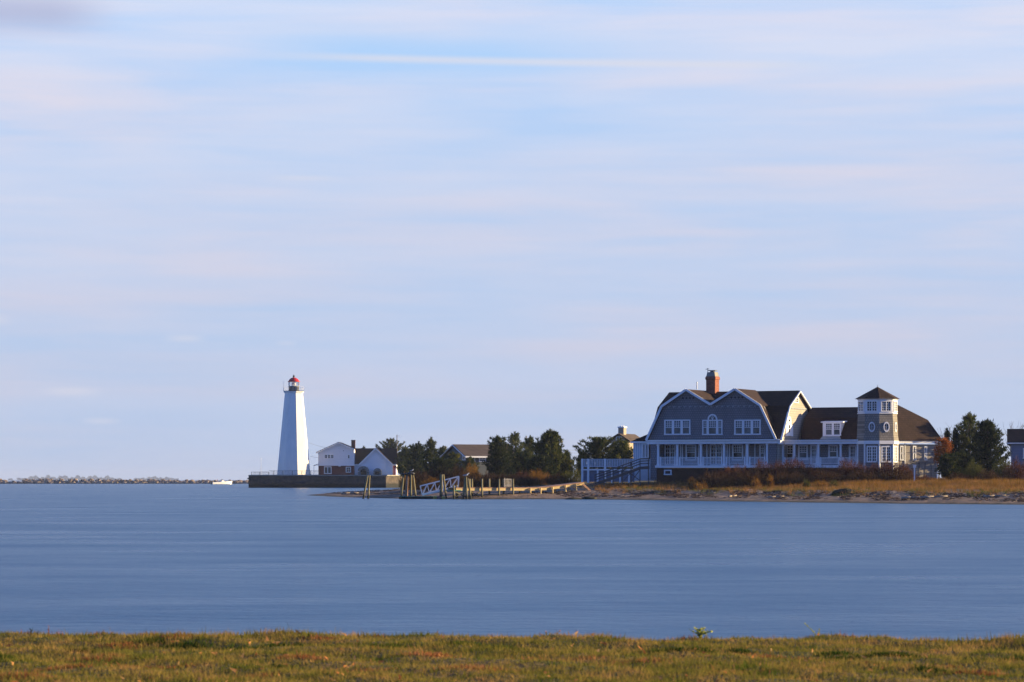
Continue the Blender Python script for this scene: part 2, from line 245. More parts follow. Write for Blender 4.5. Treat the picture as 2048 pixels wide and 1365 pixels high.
# ------------------------------------------------------------------ helpers
def tag(o, label=None, cat=None, group=None, kind=None):
    if label: o['label'] = label
    if cat: o['category'] = cat
    if group: o['group'] = group
    if kind: o['kind'] = kind
    return o
def thing(name, label, cat, loc=(0, 0, 0), rz=0.0, group=None):
    o = bpy.data.objects.new(name, None); col.objects.link(o); o.location = loc; o.rotation_euler = (0, 0, rz); o.empty_display_size = 0.5
    return tag(o, label, cat, group)
class MB:
    def __init__(s): s.v = []; s.f = []
    def poly(s, pts):
        n = len(s.v); s.v += [tuple(p) for p in pts]; s.f.append(tuple(range(n, n + len(pts)))); return s
    def hexa(s, a, b):
        """two quads (bottom ring a, top ring b) joined into a closed solid"""
        n = len(s.v); s.v += [tuple(p) for p in a] + [tuple(p) for p in b]; k = len(a)
        s.f.append(tuple(n + i for i in reversed(range(k)))); s.f.append(tuple(n + k + i for i in range(k)))
        for i in range(k): j = (i + 1) % k; s.f.append((n + i, n + j, n + k + j, n + k + i))
        return s
    def box(s, x0, x1, y0, y1, z0, z1):
        return s.hexa([(x0, y0, z0), (x1, y0, z0), (x1, y1, z0), (x0, y1, z0)], [(x0, y0, z1), (x1, y0, z1), (x1, y1, z1), (x0, y1, z1)])
    def slab(s, pts, t):
        """polygon thickened by t against its normal"""
        p = [Vector(q) for q in pts]; n = (p[1] - p[0]).cross(p[2] - p[0]).normalized()
        return s.hexa([q - n * t for q in p], p)
    def bar(s, p, q, w, h=None, up=(0, 0, 1)):
        p = Vector(p); q = Vector(q); d = (q - p).normalized(); u = Vector(up)
        if abs(d.dot(u)) > 0.95: u = Vector((0, 1, 0))
        a = d.cross(u).normalized(); b = a.cross(d).normalized(); h = h or w
        r = [a * w / 2 + b * h / 2, -a * w / 2 + b * h / 2, -a * w / 2 - b * h / 2, a * w / 2 - b * h / 2]
        return s.hexa([p + x for x in r], [q + x for x in r])
    def tube(s, p, q, r0, r1=None, n=8):
        p = Vector(p); q = Vector(q); r1 = r0 if r1 is None else r1; d = (q - p).normalized()
        a = d.cross(Vector((0, 0, 1)) if abs(d.z) < 0.9 else Vector((1, 0, 0))).normalized(); b = d.cross(a).normalized()
        rg = lambda c, r: [c + (a * math.cos(t) + b * math.sin(t)) * r for t in [2 * math.pi * i / n for i in range(n)]]
        return s.hexa(rg(p, r0), rg(q, r1))
    def lathe(s, prof, c=(0, 0), n=16, a0=0.0, ang=None):
        base = len(s.v); A = [a0 + 2 * math.pi * i / n for i in range(n)]
        for r, z in prof:
            for t in A: s.v.append((c[0] + r * math.sin(t), c[1] - r * math.cos(t), z))
        for k in range(len(prof) - 1):
            for i in range(n):
                j = (i + 1) % n; s.f.append((base + k * n + i, base + k * n + j, base + (k + 1) * n + j, base + (k + 1) * n + i))
        s.f.append(tuple(base + i for i in reversed(range(n)))); s.f.append(tuple(base + (len(prof) - 1) * n + i for i in range(n)))
        return s
    def build(s, name, m, parent=None, smooth=False):
        me = bpy.data.meshes.new(name); me.from_pydata(s.v, [], s.f); me.validate(); me.update(); me.materials.append(m)
        if smooth: me.shade_smooth()
        o = bpy.data.objects.new(name, me); col.objects.link(o)
        if parent: o.parent = parent
        return o
def np_obj(name, V, Fc, m, parent=None, loc=None):
    me = bpy.data.meshes.new(name); V = np.asarray(V, dtype=np.float32); Fc = np.asarray(Fc, dtype=np.int32)
    k = Fc.shape[1]; me.vertices.add(len(V)); me.vertices.foreach_set('co', V.ravel())
    me.loops.add(Fc.size); me.loops.foreach_set('vertex_index', Fc.ravel())
    me.polygons.add(len(Fc)); me.polygons.foreach_set('loop_start', np.arange(0, Fc.size, k, dtype=np.int32))
    try: me.polygons.foreach_set('loop_total', np.full(len(Fc), k, dtype=np.int32))
    except Exception: pass
    me.update(); me.validate(); me.materials.append(m)
    o = bpy.data.objects.new(name, me); col.objects.link(o)
    if parent: o.parent = parent
    if loc: o.location = loc
    return o
def leaves(C, D, Lg, Wd):
    """one thin triangle per row: base at C, pointing along D"""
    C = np.asarray(C, float); D = np.asarray(D, float); n = len(C)
    D = D / np.maximum(1e-6, np.linalg.norm(D, axis=1, keepdims=True)); q = rng.normal(size=(n, 3)); P = np.cross(D, q); P /= np.maximum(1e-6, np.linalg.norm(P, axis=1, keepdims=True))
    Lg = np.broadcast_to(np.asarray(Lg, float).reshape(-1, 1), (n, 1)); Wd = np.broadcast_to(np.asarray(Wd, float).reshape(-1, 1), (n, 1))
    V = np.stack([C - P * Wd / 2, C + P * Wd / 2, C + D * Lg], 1).reshape(-1, 3); return V, np.arange(3 * n).reshape(-1, 3)
def X(px, D): return (px - 1024.0) * D / F
def Z(py, D): return CH - (py - HY) * D / F
def P(px, py, D): return Vector((X(px, D), D, Z(py, D)))
class Frame:
    """local axes of a rotated building: u along its front, v back, w up from base z"""
    def __init__(s, px, D, th, base): s.cx = X(px, D); s.cy = D; s.c = math.cos(R(th)); s.s = math.sin(R(th)); s.th = th; s.b = base
    def U(s, px, v=0.0): k = (px - 1024) / F; return (k * (s.cy + v * s.c) - s.cx - v * s.s) / (s.c + k * s.s)
    def V(s, px, u=0.0): k = (px - 1024) / F; return (k * (s.cy - u * s.s) - s.cx - u * s.c) / (s.s - k * s.c)
    def W(s, py, u=0.0, v=0.0): return Z(py, s.cy - u * s.s + v * s.c) - s.b
    def root(s, name, label, cat, group=None): return thing(name, label, cat, (s.cx, s.cy, s.b), R(-s.th), group)
def window(parent, o, a, n, w, h, cols=2, rows=2, fw=0.14, panes=1, sash=True, pane='pane', name='window', trimm='trim', mun=0.05, gap=None, upper=True, sill=True):
    """o: lower left corner on the wall, a: unit vector to the right, n: outward normal. The frame stands proud of the wall and its pane sits inside."""
    o = Vector(o); a = Vector(a).normalized(); n = Vector(n).normalized(); u = Vector((0, 0, 1)); f = MB(); g = MB()
    def bx(mb, x0, x1, y0, y1, d0, d1):
        q = lambda x, y, d: o + a * x + u * y + n * d
        mb.hexa([q(x0, y0, d0), q(x1, y0, d0), q(x1, y0, d1), q(x0, y0, d1)], [q(x0, y1, d0), q(x1, y1, d0), q(x1, y1, d1), q(x0, y1, d1)])
    gap = gap if gap is not None else fw
    pw = (w - 2 * fw - (panes - 1) * gap) / panes
    bx(f, 0, w, h - fw, h, 0, 0.10); bx(f, -0.04 if sill else 0, w + (0.04 if sill else 0), 0, fw, 0, 0.13)
    bx(f, 0, fw, fw, h - fw, 0, 0.10); bx(f, w - fw, w, fw, h - fw, 0, 0.10)
    for i in range(panes):
        x0 = fw + i * (pw + gap)
        if i: bx(f, x0 - gap, x0, fw, h - fw, 0, 0.095)
        y0, y1 = fw, h - fw; bx(g, x0, x0 + pw, y0, y1, 0.005, 0.03)
        ym = (y0 + y1) / 2
        if sash: bx(f, x0, x0 + pw, ym - 0.04, ym + 0.04, 0.031, 0.08)
        lo = ym if (sash and upper) else y0
        for c in range(1, cols): xx = x0 + pw * c / cols; bx(f, xx - mun / 2, xx + mun / 2, lo + (0.04 if sash else 0), y1, 0.031, 0.06)
        for r_ in range(1, rows): yy = lo + (y1 - lo) * r_ / rows; bx(f, x0, x0 + pw, yy - mun / 2, yy + mun / 2, 0.031, 0.058)
    fo = f.build(name, M[trimm], parent); g.build('pane', M[pane], fo); return fo
def oval(parent, o, a, n, rw, rh):
    o = Vector(o); a = Vector(a).normalized(); n = Vector(n).normalized(); u = Vector((0, 0, 1)); f = MB(); g = MB(); N = 24
    for i in range(N):
        t0, t1 = 2 * math.pi * i / N, 2 * math.pi * (i + 1) / N
        q = lambda t, k, d: o + a * (rw * k * math.cos(t)) + u * (rh * k * math.sin(t)) + n * d
        k = 0.72; f.hexa([q(t0, 1, 0), q(t1, 1, 0), q(t1, k, 0), q(t0, k, 0)], [q(t0, 1, .1), q(t1, 1, .1), q(t1, k, .1), q(t0, k, .1)])
    f.bar(o - a * rw * .72 + n * .04, o + a * rw * .72 + n * .04, .03, .04, n); f.bar(o - u * rh * .72 + n * .04, o + u * rh * .72 + n * .04, .04, .03, n)
    g.hexa([o + a * (rw * .74 * math.cos(t)) + u * (rh * .74 * math.sin(t)) + n * .005 for t in [2 * math.pi * i / N for i in range(N)]], [o + a * (rw * .74 * math.cos(t)) + u * (rh * .74 * math.sin(t)) + n * .03 for t in [2 * math.pi * i / N for i in range(N)]])
    fo = f.build('oval_window', M['trim'], parent); g.build('pane', M['pane'], fo)

# ------------------------------------------------------------------ water
def water_mat():
    m = bpy.data.materials.new('sea_water'); m.use_nodes = True; t = m.node_tree; t.nodes.clear()
    o = nn(t, 'ShaderNodeOutputMaterial'); b = nn(t, 'ShaderNodeBsdfPrincipled'); t.links.new(b.outputs[0], o.inputs[0])
    b.inputs['Base Color'].default_value = (0.006, 0.070, 0.178, 1); b.inputs['IOR'].default_value = 1.33; b.inputs['Roughness'].default_value = 0.25
    g = nn(t, 'ShaderNodeNewGeometry')
    def noise(sx, sy, det=3, rough=0.5):
        mpx = nn(t, 'ShaderNodeMapping'); mpx.inputs['Scale'].default_value = (sx, sy, 1); mpx.inputs['Location'].default_value = (sx * 13.7, sy * 3.1, 0)
        t.links.new(g.outputs['Position'], mpx.inputs[0])
        n = nn(t, 'ShaderNodeTexNoise', inp={'Scale': 1.0, 'Detail': det, 'Roughness': rough}); t.links.new(mpx.outputs[0], n.inputs['Vector']); return n
    a = noise(1.6, 6.0, 5, 0.65); c = noise(0.75, 1.7, 5, 0.65); d = noise(0.06, 0.15, 6, 0.65)
    s1 = nn(t, 'ShaderNodeMath', operation='MULTIPLY', inp={1: 0.05}); t.links.new(a.outputs['Fac'], s1.inputs[0])
    s2 = nn(t, 'ShaderNodeMath', operation='MULTIPLY_ADD', inp={1: 0.12}); t.links.new(c.outputs['Fac'], s2.inputs[0]); t.links.new(s1.outputs[0], s2.inputs[2])
    s3 = nn(t, 'ShaderNodeMath', operation='MULTIPLY_ADD', inp={1: 0.10}); t.links.new(d.outputs['Fac'], s3.inputs[0]); t.links.new(s2.outputs[0], s3.inputs[2])
    bp = nn(t, 'ShaderNodeBump', inp={'Strength': 0.9, 'Distance': 1.0}); t.links.new(s3.outputs[0], bp.inputs['Height']); t.links.new(bp.outputs[0], b.inputs['Normal'])
    rr = nn(t, 'ShaderNodeMapRange', inp={1: 0.35, 2: 0.65, 3: 0.26, 4: 0.36}); t.links.new(d.outputs['Fac'], rr.inputs[0]); t.links.new(rr.outputs[0], b.inputs['Roughness'])
    return m
wb = MB(); ys = [5, 60, 200, 500, 1200, 4000, 30000]
for i in range(len(ys) - 1):
    a, b = ys[i], ys[i + 1]; wb.poly([(-20000, a, 0), (20000, a, 0), (20000, b, 0), (-20000, b, 0)])
tag(wb.build('water', water_mat()), kind='structure')

# ------------------------------------------------------------------ far shore terrain (sand spit, beach, dune) as one height field
poly_pd = [(2700, 250), (2300, 262), (2048, 267), (1800, 279), (1500, 304), (1240, 334), (1100, 343), (1000, 343), (900, 345), (850, 348), (790, 355), (740, 368), (700, 382), (655, 400), (612, 431), (640, 455), (720, 480), (800, 520), (815, 640), (800, 840), (790, 1300), (2700, 1300)]
pw_ = np.array([(X(a, b), b) for a, b in poly_pd])
def sdist(px_, py_):
    P0 = pw_; P1 = np.roll(pw_, -1, axis=0); x = px_.ravel()[:, None]; y = py_.ravel()[:, None]
    d = P1 - P0; t = ((x - P0[:, 0]) * d[:, 0] + (y - P0[:, 1]) * d[:, 1]) / (d ** 2).sum(1); t = np.clip(t, 0, 1)
    dist = np.sqrt((x - P0[:, 0] - t * d[:, 0]) ** 2 + (y - P0[:, 1] - t * d[:, 1]) ** 2).min(1)
    c = ((P0[:, 1] > y) != (P1[:, 1] > y)) & (x < (P1[:, 0] - P0[:, 0]) * (y - P0[:, 1]) / (P1[:, 1] - P0[:, 1] + 1e-9) + P0[:, 0])
    ins = c.sum(1) % 2 == 1; return np.where(ins, dist, -dist).reshape(px_.shape)
def ground(x, y):
    x = np.asarray(x, float); y = np.asarray(y, float); d = sdist(np.atleast_1d(x), np.atleast_1d(y))
    x = np.atleast_1d(x); y = np.atleast_1d(y)
    h = np.interp(d, [-20, 0, 5, 11, 18, 32, 50, 100], [-2, 0, .5, .95, 1.25, 1.8, 2.1, 2.3])
    px = 1024 + x * F / y; cap = np.interp(px, [600, 700, 790, 850, 900, 980], [0.35, 0.7, 0.85, 1.05, 1.5, 2.4])
    far = np.clip((y - 430) / 150, 0, 1) * (px > 800); cap = cap + (2.4 - np.minimum(cap, 2.4)) * far
    h = np.where(h > 0, cap * (1 - np.exp(-h / cap)) * np.where(cap > 2.3, 1.0, 1.15), h); h = np.where((cap > 2.3) & (h > 0), np.interp(d, [0, 5, 11, 18, 32, 50, 100], [0, .5, .95, 1.25, 1.8, 2.1, 2.3]), h)
    nzs = 0.09 * (np.sin(x * .31 + y * .17) + np.sin(x * .13 - y * .29 + 1.3) + .6 * np.sin(x * .9 + y * .43)) * np.clip((d + 3) / 12, 0, 1)
    return h + nzs
def gz(x, y): return float(ground(x, y)[0])
gx = np.concatenate([np.arange(-75, 75, 1.2), np.arange(75, 200, 5)]); gy = np.concatenate([np.arange(262, 400, 1.0), np.arange(400, 560, 3), np.arange(560, 1250, 15)])
GX, GY = np.meshgrid(gx, gy); GZ = ground(GX, GY)
nx, ny = len(gx), len(gy); idx = np.arange(nx * ny).reshape(ny, nx)
V = np.stack([GX.ravel(), GY.ravel(), GZ.ravel()], 1); Fq = np.stack([idx[:-1, :-1].ravel(), idx[:-1, 1:].ravel(), idx[1:, 1:].ravel(), idx[1:, :-1].ravel()], 1)
zc = V[Fq][:, :, 2].max(1); Fq = Fq[zc > -0.8]
def sand_mat():
    m = mat('beach_sand', (0.075, 0.053, 0.042), 0.9, c2=(0.27, 0.18, 0.125), scale=0.6, bump=1.0, bscale=2.5, detail=10); t = m.node_tree
    b = [n for n in t.nodes if n.type == 'BSDF_PRINCIPLED'][0]; src = b.inputs['Base Color'].links[0].from_socket
    g = nn(t, 'ShaderNodeNewGeometry'); s = nn(t, 'ShaderNodeSeparateXYZ'); t.links.new(g.outputs['Position'], s.inputs[0])
    nz = nn(t, 'ShaderNodeTexNoise', inp={'Scale': 0.5, 'Detail': 6.0, 'Roughness': 0.7}); t.links.new(g.outputs['Position'], nz.inputs['Vector'])
    ad = nn(t, 'ShaderNodeMath', operation='MULTIPLY_ADD', inp={1: 0.5}); t.links.new(nz.outputs['Fac'], ad.inputs[0]); t.links.new(s.outputs[2], ad.inputs[2])
    r1 = nn(t, 'ShaderNodeMapRange', inp={1: 0.33, 2: 0.42, 3: 0.0, 4: 1.0}); t.links.new(ad.outputs[0], r1.inputs[0])       # wet, weedy edge at the waterline
    x1 = nn(t, 'ShaderNodeMix', data_type='RGBA'); t.links.new(r1.outputs[0], x1.inputs[0]); x1.inputs[6].default_value = (0.03, 0.028, 0.022, 1); t.links.new(src, x1.inputs[7])
    r2 = nn(t, 'ShaderNodeMapRange', inp={1: 1.45, 2: 1.7, 3: 0.0, 4: 1.0}); t.links.new(ad.outputs[0], r2.inputs[0])        # grassy soil on the dune
    x2 = nn(t, 'ShaderNodeMix', data_type='RGBA'); t.links.new(r2.outputs[0], x2.inputs[0]); t.links.new(x1.outputs[2], x2.inputs[6]); x2.inputs[7].default_value = (0.07, 0.06, 0.03, 1)
    t.links.new(x2.outputs[2], b.inputs['Base Color']); return m
tag(np_obj('beach_ground', V, Fq, sand_mat()), kind='structure')

# ------------------------------------------------------------------ near bank with lawn
def crest(x): return 26.6 - 0.085 * (x + 4.6) - 0.12 * np.sin(x * 1.9) - 0.06 * np.sin(x * 5.3 + 1)
def bank(x, y):
    x = np.asarray(x, float); y = np.asarray(y, float); c = crest(x)
    h = 0.90 + 0.010 * np.sin(x * .9 + y * .6) + 0.012 * np.sin(x * 2.3 - y * 1.7 + 1) + 0.014 * np.sin(x * 5.1 + y * 4.3) + 0.010 * np.sin(x * 9.7 - y * 8.1 + 2)
    dip = np.exp(-((y - (c - 1.35 - 0.3 * np.sin(x * 1.3))) / 0.42) ** 2) * 0.09 * (0.6 + 0.6 * np.sin(x * 1.6 + .6))
    d = y - c; return h - dip - np.where(d > 0, np.minimum(0.55 * d + 0.25 * d * d, 2.0), 0.0)
bx_ = np.concatenate([np.arange(-60, -8, 1.0), np.arange(-8, 8, 0.06), np.arange(8, 61, 1.0)]); by_ = np.concatenate([np.arange(-30, 18, 2.0), np.arange(18, 29.2, 0.06)])
BX, BY = np.meshgrid(bx_, by_); BZ = bank(BX, BY); nx, ny = len(bx_), len(by_); idx = np.arange(nx * ny).reshape(ny, nx)
V = np.stack([BX.ravel(), BY.ravel(), BZ.ravel()], 1); Fq = np.stack([idx[:-1, :-1].ravel(), idx[:-1, 1:].ravel(), idx[1:, 1:].ravel(), idx[1:, :-1].ravel()], 1)
tag(np_obj('grass_bank', V, Fq, mat('lawn_soil', (0.05, 0.065, 0.012), 0.95, c2=(0.15, 0.085, 0.03), scale=1.6, bump=0.8, bscale=14, detail=8)), kind='structure')
def patch(x, y): return 0.5 + 0.25 * np.sin(x * 1.7 + 1.3 * np.sin(y * 1.1)) + 0.25 * np.sin(x * .6 - y * 2.1 + 1.7) + 0.18 * np.sin(x * 4.1 + y * 3.3)
N = 230000; x = rng.uniform(-6.2, 6.2, N); y = rng.uniform(19.5, 26.9, N); keep = y < crest(x) + 0.12; x, y = x[keep], y[keep]
pt = patch(x, y); k2 = rng.random(len(x)) < 0.55 + 0.45 * pt; x, y, pt = x[k2], y[k2], pt[k2]
h = rng.gamma(4, 0.007, len(x)) * (0.7 + 0.7 * pt) + 0.008
Cc = np.stack([x, y, bank(x, y) - 0.004], 1); Dd = np.stack([rng.normal(0, .45, len(x)), rng.normal(0, .45, len(x)), np.ones(len(x))], 1)
V, Ff = leaves(Cc, Dd, h, 0.009); tag(np_obj('lawn_grass', V, Ff, M['lawn']), 'short tufted green and straw grass covering the near bank above the water', 'grass', kind='stuff')
n = 560; xc = rng.choice(rng.uniform(-5.2, 5.2, 70), n) + rng.normal(0, .05, n); yc = crest(xc) - rng.uniform(-.02, .2, n)
V, Ff = leaves(np.stack([xc, yc, bank(xc, yc) - .004], 1), np.stack([rng.normal(0, .35, n), rng.normal(0, .35, n), np.ones(n)], 1), rng.uniform(.02, .065, n), rng.uniform(.005, .012, n)); tag(np_obj('crest_grass', V, Ff, M['dead']), 'ragged dry brown stalks along the edge of the near bank', 'grass', kind='stuff')
def patches(name, label, spots, m, h0, h1, den):
    xs, ys = [], []
    for px, py, rx, ry in spots:
        D = 1.45 * F / (py - HY); k = int(den * rx * ry); a = rng.uniform(0, 6.283, k); q = np.sqrt(rng.random(k)) * rng.uniform(.6, 1.15, k); xs.append(X(px, D) + np.cos(a) * q * rx); ys.append(D + np.sin(a) * q * ry)
    x = np.concatenate(xs); y = np.concatenate(ys); V, Ff = leaves(np.stack([x, y, bank(x, y) - .004], 1), np.stack([rng.normal(0, .5, len(x)), rng.normal(0, .5, len(x)), np.ones(len(x))], 1), rng.uniform(h0, h1, len(x)), .010)
    tag(np_obj(name, V, Ff, m), label, 'grass', kind='stuff')
patches('hollow_shade_turf', 'darker green tufts standing in for the shade in the hollows of the near grass', [(310, 1283, .14, .12), (355, 1287, .3, .12), (470, 1291, .38, .12), (540, 1292, .2, .1), (650, 1292, .3, .12), (165, 1308, .14, .1), (5, 1320, .12, .12), (780, 1300, .3, .1), (930, 1297, .25, .1), (1060, 1302, .3, .1), (1210, 1298, .2, .12), (1480, 1305, .12, .1), (1665, 1310, .16, .14), (1740, 1316, .45, .14), (1800, 1316, .3, .1), (1990, 1320, .3, .12), (1370, 1310, .4, .14), (560, 1335, .12, .1), (1860, 1345, .15, .1)], M['turf'], .025, .06, 15000)  # dark blades paint the low-sun shadow lying in the hollows
patches('dead_grass', 'rusty dead patches in the near grass', [(60, 1290, .3, .2), (250, 1286, .25, .15), (190, 1318, .3, .12), (240, 1314, .25, .1), (300, 1336, .35, .15), (30, 1362, .4, .2), (350, 1280, .2, .15), (120, 1340, .3, .15), (480, 1350, .3, .15), (600, 1322, .25, .12), (650, 1281, .2, .1), (860, 1315, .35, .15), (960, 1345, .4, .15), (1120, 1325, .35, .12), (1270, 1330, .3, .12), (1400, 1302, .2, .1), (1530, 1312, .3, .1), (1640, 1318, .3, .1), (1850, 1335, .3, .12), (1960, 1350, .3, .12), (1480, 1350, .3, .12), (720, 1340, .3, .12)], M['dead'], .015, .05, 9000)
n = 1500; x = rng.uniform(-6, 6, n); y = rng.uniform(19.5, 26.5, n); sel = patch(x + 3, y * 1.2) > rng.uniform(.3, 1.0, n); x, y = x[sel], y[sel]
V, Ff = leaves(np.stack([x, y, bank(x, y) + 0.015], 1), np.stack([rng.normal(0, 1, len(x)), rng.normal(0, 1, len(x)), rng.uniform(0, .8, len(x))], 1), rng.uniform(.02, .07, len(x)), rng.uniform(.015, .04, len(x)))
tag(np_obj('fallen_leaves', V, Ff, M['fallen']), 'scattered small rust red and tan fallen leaves lying in the near grass', 'leaves', kind='stuff')

def weed(px, py, D, label, stems, name='weed', m='weed', leafn=10, ls=0.02):
    """young plant on the bank: py is the photo row of its top"""
    x0 = X(px, D); z0 = float(bank(x0, D)); H = Z(py, D) - z0; t = thing(name, label, 'plant', (x0, D, z0)); st = MB(); C = []; Dr = []
    for dx, hh, lean in stems:
        a = Vector((0, 0, -0.01)); b = Vector((dx, random.uniform(-.02, .02), H * hh)); mid = (a + b) / 2 + Vector((-dx * lean, 0, 0.01))
        st.tube(a, mid, .004, .003, 5); st.tube(mid, b, .003, .002, 5)
        for k in range(leafn):
            f_ = random.uniform(.3, 1.0); p = (a.lerp(mid, f_ * 2) if f_ < .5 else mid.lerp(b, f_ * 2 - 1)); C.append(p); Dr.append((random.gauss(0, 1), random.gauss(0, 1), random.uniform(-.2, .8)))
    st.build('stem', M[m], t); V, Ff = leaves(np.array(C), np.array(Dr), rng.uniform(ls * .7, ls * 1.6, len(C)), ls * .8); np_obj('foliage', V, Ff, M[m], t)
weed(1400, 1256, 26.0, 'bushy pale green weed with round leaf clusters on the edge of the near bank', [(-.09, .8, .3), (-.05, 1, .2), (0, .9, 0), (.05, 1, .2), (.11, .7, .3)], leafn=16, ls=.03)
weed(1636, 1246, 26.0, 'thin leaning green weed stalk on the near bank', [(-.13, 1, .0), (.015, .55, .1)], leafn=7, ls=.018)
weed(98, 1252, 26.2, 'single reddish brown dry seed spike standing on the near bank', [(0, 1, 0)], m='fallen', leafn=14, ls=.012)
weed(62, 1256, 26.2, 'slim dark green grass stalk beside the dry seed spike', [(-.01, .9, .1), (.012, 1, .3)], m='pine', leafn=5, ls=.014)
weed(1100, 1262, 26.3, 'low rust red weed tuft breaking the skyline of the near bank', [(-.1, .9, .3), (-.04, 1, .2), (.03, .8, 0), (.09, 1, .3), (.16, .7, .3)], m='fallen', leafn=9, ls=.018)

# ------------------------------------------------------------------ lighthouse point: platform, sea wall, fence
LD = 835.0
def wall_pt(px, D, py=None): return (X(px, D), D)
z_top = Z(951.5, LD)
ring = [wall_pt(497, 835), wall_pt(772, 835), wall_pt(806, 850), wall_pt(806, 905), wall_pt(499, 905)]
m_ = MB(); m_.hexa([(a, b, -2.5) for a, b in ring], [(a, b, z_top - 0.02) for a, b in ring]); t = thing('sea_wall', 'long dark weathered stone sea wall under the lighthouse', 'sea wall', (X(640, LD), LD, 0))
def place(o, parent):
    o.parent = parent; o.matrix_parent_inverse = Matrix.Translation(-Vector(parent.location)); return o
o = m_.build('retaining_wall', M['stone']); place(o, t)
cap = MB(); n_ = len(ring)
for i in range(3):
    a, b = Vector((*ring[i], z_top + 0.02)), Vector((*ring[i + 1], z_top + 0.02)); cap.bar(a, b, 0.7, 0.30)
place(cap.build('coping', M['concrete']), t)
# a slightly irregular course of stones so the long face is not flat
st = MB(); 
for k in range(150):
    px = random.uniform(498, 771); zz = random.uniform(0.3, z_top - .4); w = random.uniform(.5, 1.4); hh = random.uniform(.25, .5); x0 = X(px, LD); dd = random.uniform(.04, .16)
    st.hexa([(x0 - w / 2, LD - dd, zz), (x0 + w / 2, LD - dd * .8, zz), (x0 + w / 2, LD + .2, zz), (x0 - w / 2, LD + .2, zz)], [(x0 - w * .42, LD - dd * .6, zz + hh), (x0 + w * .4, LD - dd * .6, zz + hh), (x0 + w * .45, LD + .2, zz + hh), (x0 - w * .45, LD + .2, zz + hh)])
o = place(st.build('facing_stones', M['stone']), t); o['kind'] = 'stuff'
gp = MB().hexa([(a, b, z_top - .5) for a, b in [wall_pt(501, 838), wall_pt(771, 838), wall_pt(803, 852), wall_pt(803, 903), wall_pt(503, 903)]], [(a, b, z_top + .05) for a, b in [wall_pt(501, 838), wall_pt(771, 838), wall_pt(803, 852), wall_pt(803, 903), wall_pt(503, 903)]])
tag(gp.build('platform_ground', mat('mown_grass', (0.05, 0.06, 0.02), .95, .3, 1)), kind='structure')
t = thing('chain_link_fence', 'low chain link fence with thin posts on top of the lighthouse sea wall', 'fence', (X(600, 837), 837, z_top))
wire = MB(); zf0, zf1 = z_top + .1, Z(942, 837); px0 = 503
pxs = [503, 520, 538, 548, 566, 585, 604, 622, 640]
for i, px in enumerate(pxs):
    top = zf1 + (0.0 if px > 540 else -0.35); p = MB(); p.tube((X(px, 837), 837, zf0), (X(px, 837), 837, top), .07, .07, 6); place(p.build('post', M['black']), t)
    if i:
        q = pxs[i - 1]; tq = top; wire.bar((X(q, 837), 837, tq), (X(px, 837), 837, tq), .09); wire.bar((X(q, 837), 837, zf0 + .1), (X(px, 837), 837, zf0 + .1), .06)
        xa, xb = X(q, 837), X(px, 837); k = xa
        while k < xb:
            wire.bar((k, 837, zf0), (min(xb, k + .75), 837, tq), .022); wire.bar((k, 837, tq), (min(xb, k + .75), 837, zf0), .022); k += .25
place(wire.build('mesh_panel', M['galv']), t)
t = thing('radio_mast', 'thin pale mast rising behind the fence at the end of the sea wall', 'mast', (X(522, 840), 840, z_top))
p = MB(); p.tube((0, 0, 0), (0, 0, Z(919, 840) - z_top), .07, .04, 6); p.build('pole', M['alu'], t); p = MB(); p.tube((0, 0, Z(919, 840) - z_top), (0, 0, Z(916, 840) - z_top), .12, .02, 6); p.build('tip', M['alu'], t)

# ------------------------------------------------------------------ lighthouse
D0 = 850.0; fr = Frame(587.6, D0, 0, z_top); t = fr.root('lighthouse', 'tall white octagonal lighthouse tower with a red domed lantern', 'lighthouse')
lw = lambda px: (px - 587.6) * D0 / F
zz = lambda py: fr.W(py)
rb, rt = lw(587.6 + 33.9) * 1.0, lw(587.6 + 18.1)
A0 = R(22.5 - 5)
b = MB().lathe([(rb / .985, -0.6), (rb / .985, zz(952)), (rt / .985, zz(787))], n=8, a0=A0); b.build('tower', M['tower_white'], t)
b = MB().lathe([(rt / .985 + .02, zz(787) + .002), (rt / .985 + .3, zz(786)), (rt / .985 + .36, zz(783.6)), (rt / .985 + .02, zz(783.2))], n=8, a0=A0); b.build('cornice', M['white'], t)
b = MB().lathe([(rt / .985 + .46, zz(783.2) + .003), (rt / .985 + .46, zz(782.3))], n=8, a0=A0); b.build('gallery_deck', M['galv'], t)
rl = lw(587.6 + 10.6)
b = MB().lathe([(rl, zz(782.3) + .002), (rl, zz(773.2)), (rl + .12, zz(773))], n=10, a0=A0); wr = b.build('watch_room', M['black'], t)
db = MB(); db.bar((lw(592.5), -rl * .97, zz(782)), (lw(592.5), -rl * .97, zz(774.2)), .55, .12, (0, 1, 0)); db.build('door_panel', M['galv'], wr)
ln = MB().lathe([(rl - .05, zz(773)), (rl + .03, zz(773)), (rl + .03, zz(772.6)), (rl - .05, zz(772.6))], n=10, a0=A0).build('lantern_sill', M['white'], t)
for i in range(10):
    a = A0 + 2 * math.pi * i / 10; b = MB(); b.bar((rl * math.sin(a), -rl * math.cos(a), zz(772.5)), (rl * math.sin(a), -rl * math.cos(a), zz(764)), .12); b.build('lantern_bar', M['white'], t)
MB().lathe([(rl * .95, zz(773)), (rl * .95, zz(764))], n=10, a0=A0).build('glazing', M['clear'], ln)
lens = MB().lathe([(.15, zz(773)), (.55, zz(771.5)), (.75, zz(768.5)), (.5, zz(765.8)), (.1, zz(765))], n=14); lens.build('lens', M['alu'], ln, True)
dome = [(rl + .28, zz(764.1)), (rl + .30, zz(763.6)), (rl * .98, zz(762)), (rl * .86, zz(759.5)), (rl * .62, zz(757.3)), (rl * .34, zz(755.9)), (.25, zz(755.3))]
b = MB().lathe(dome, n=20); dm = b.build('dome', M['red'], t, True)
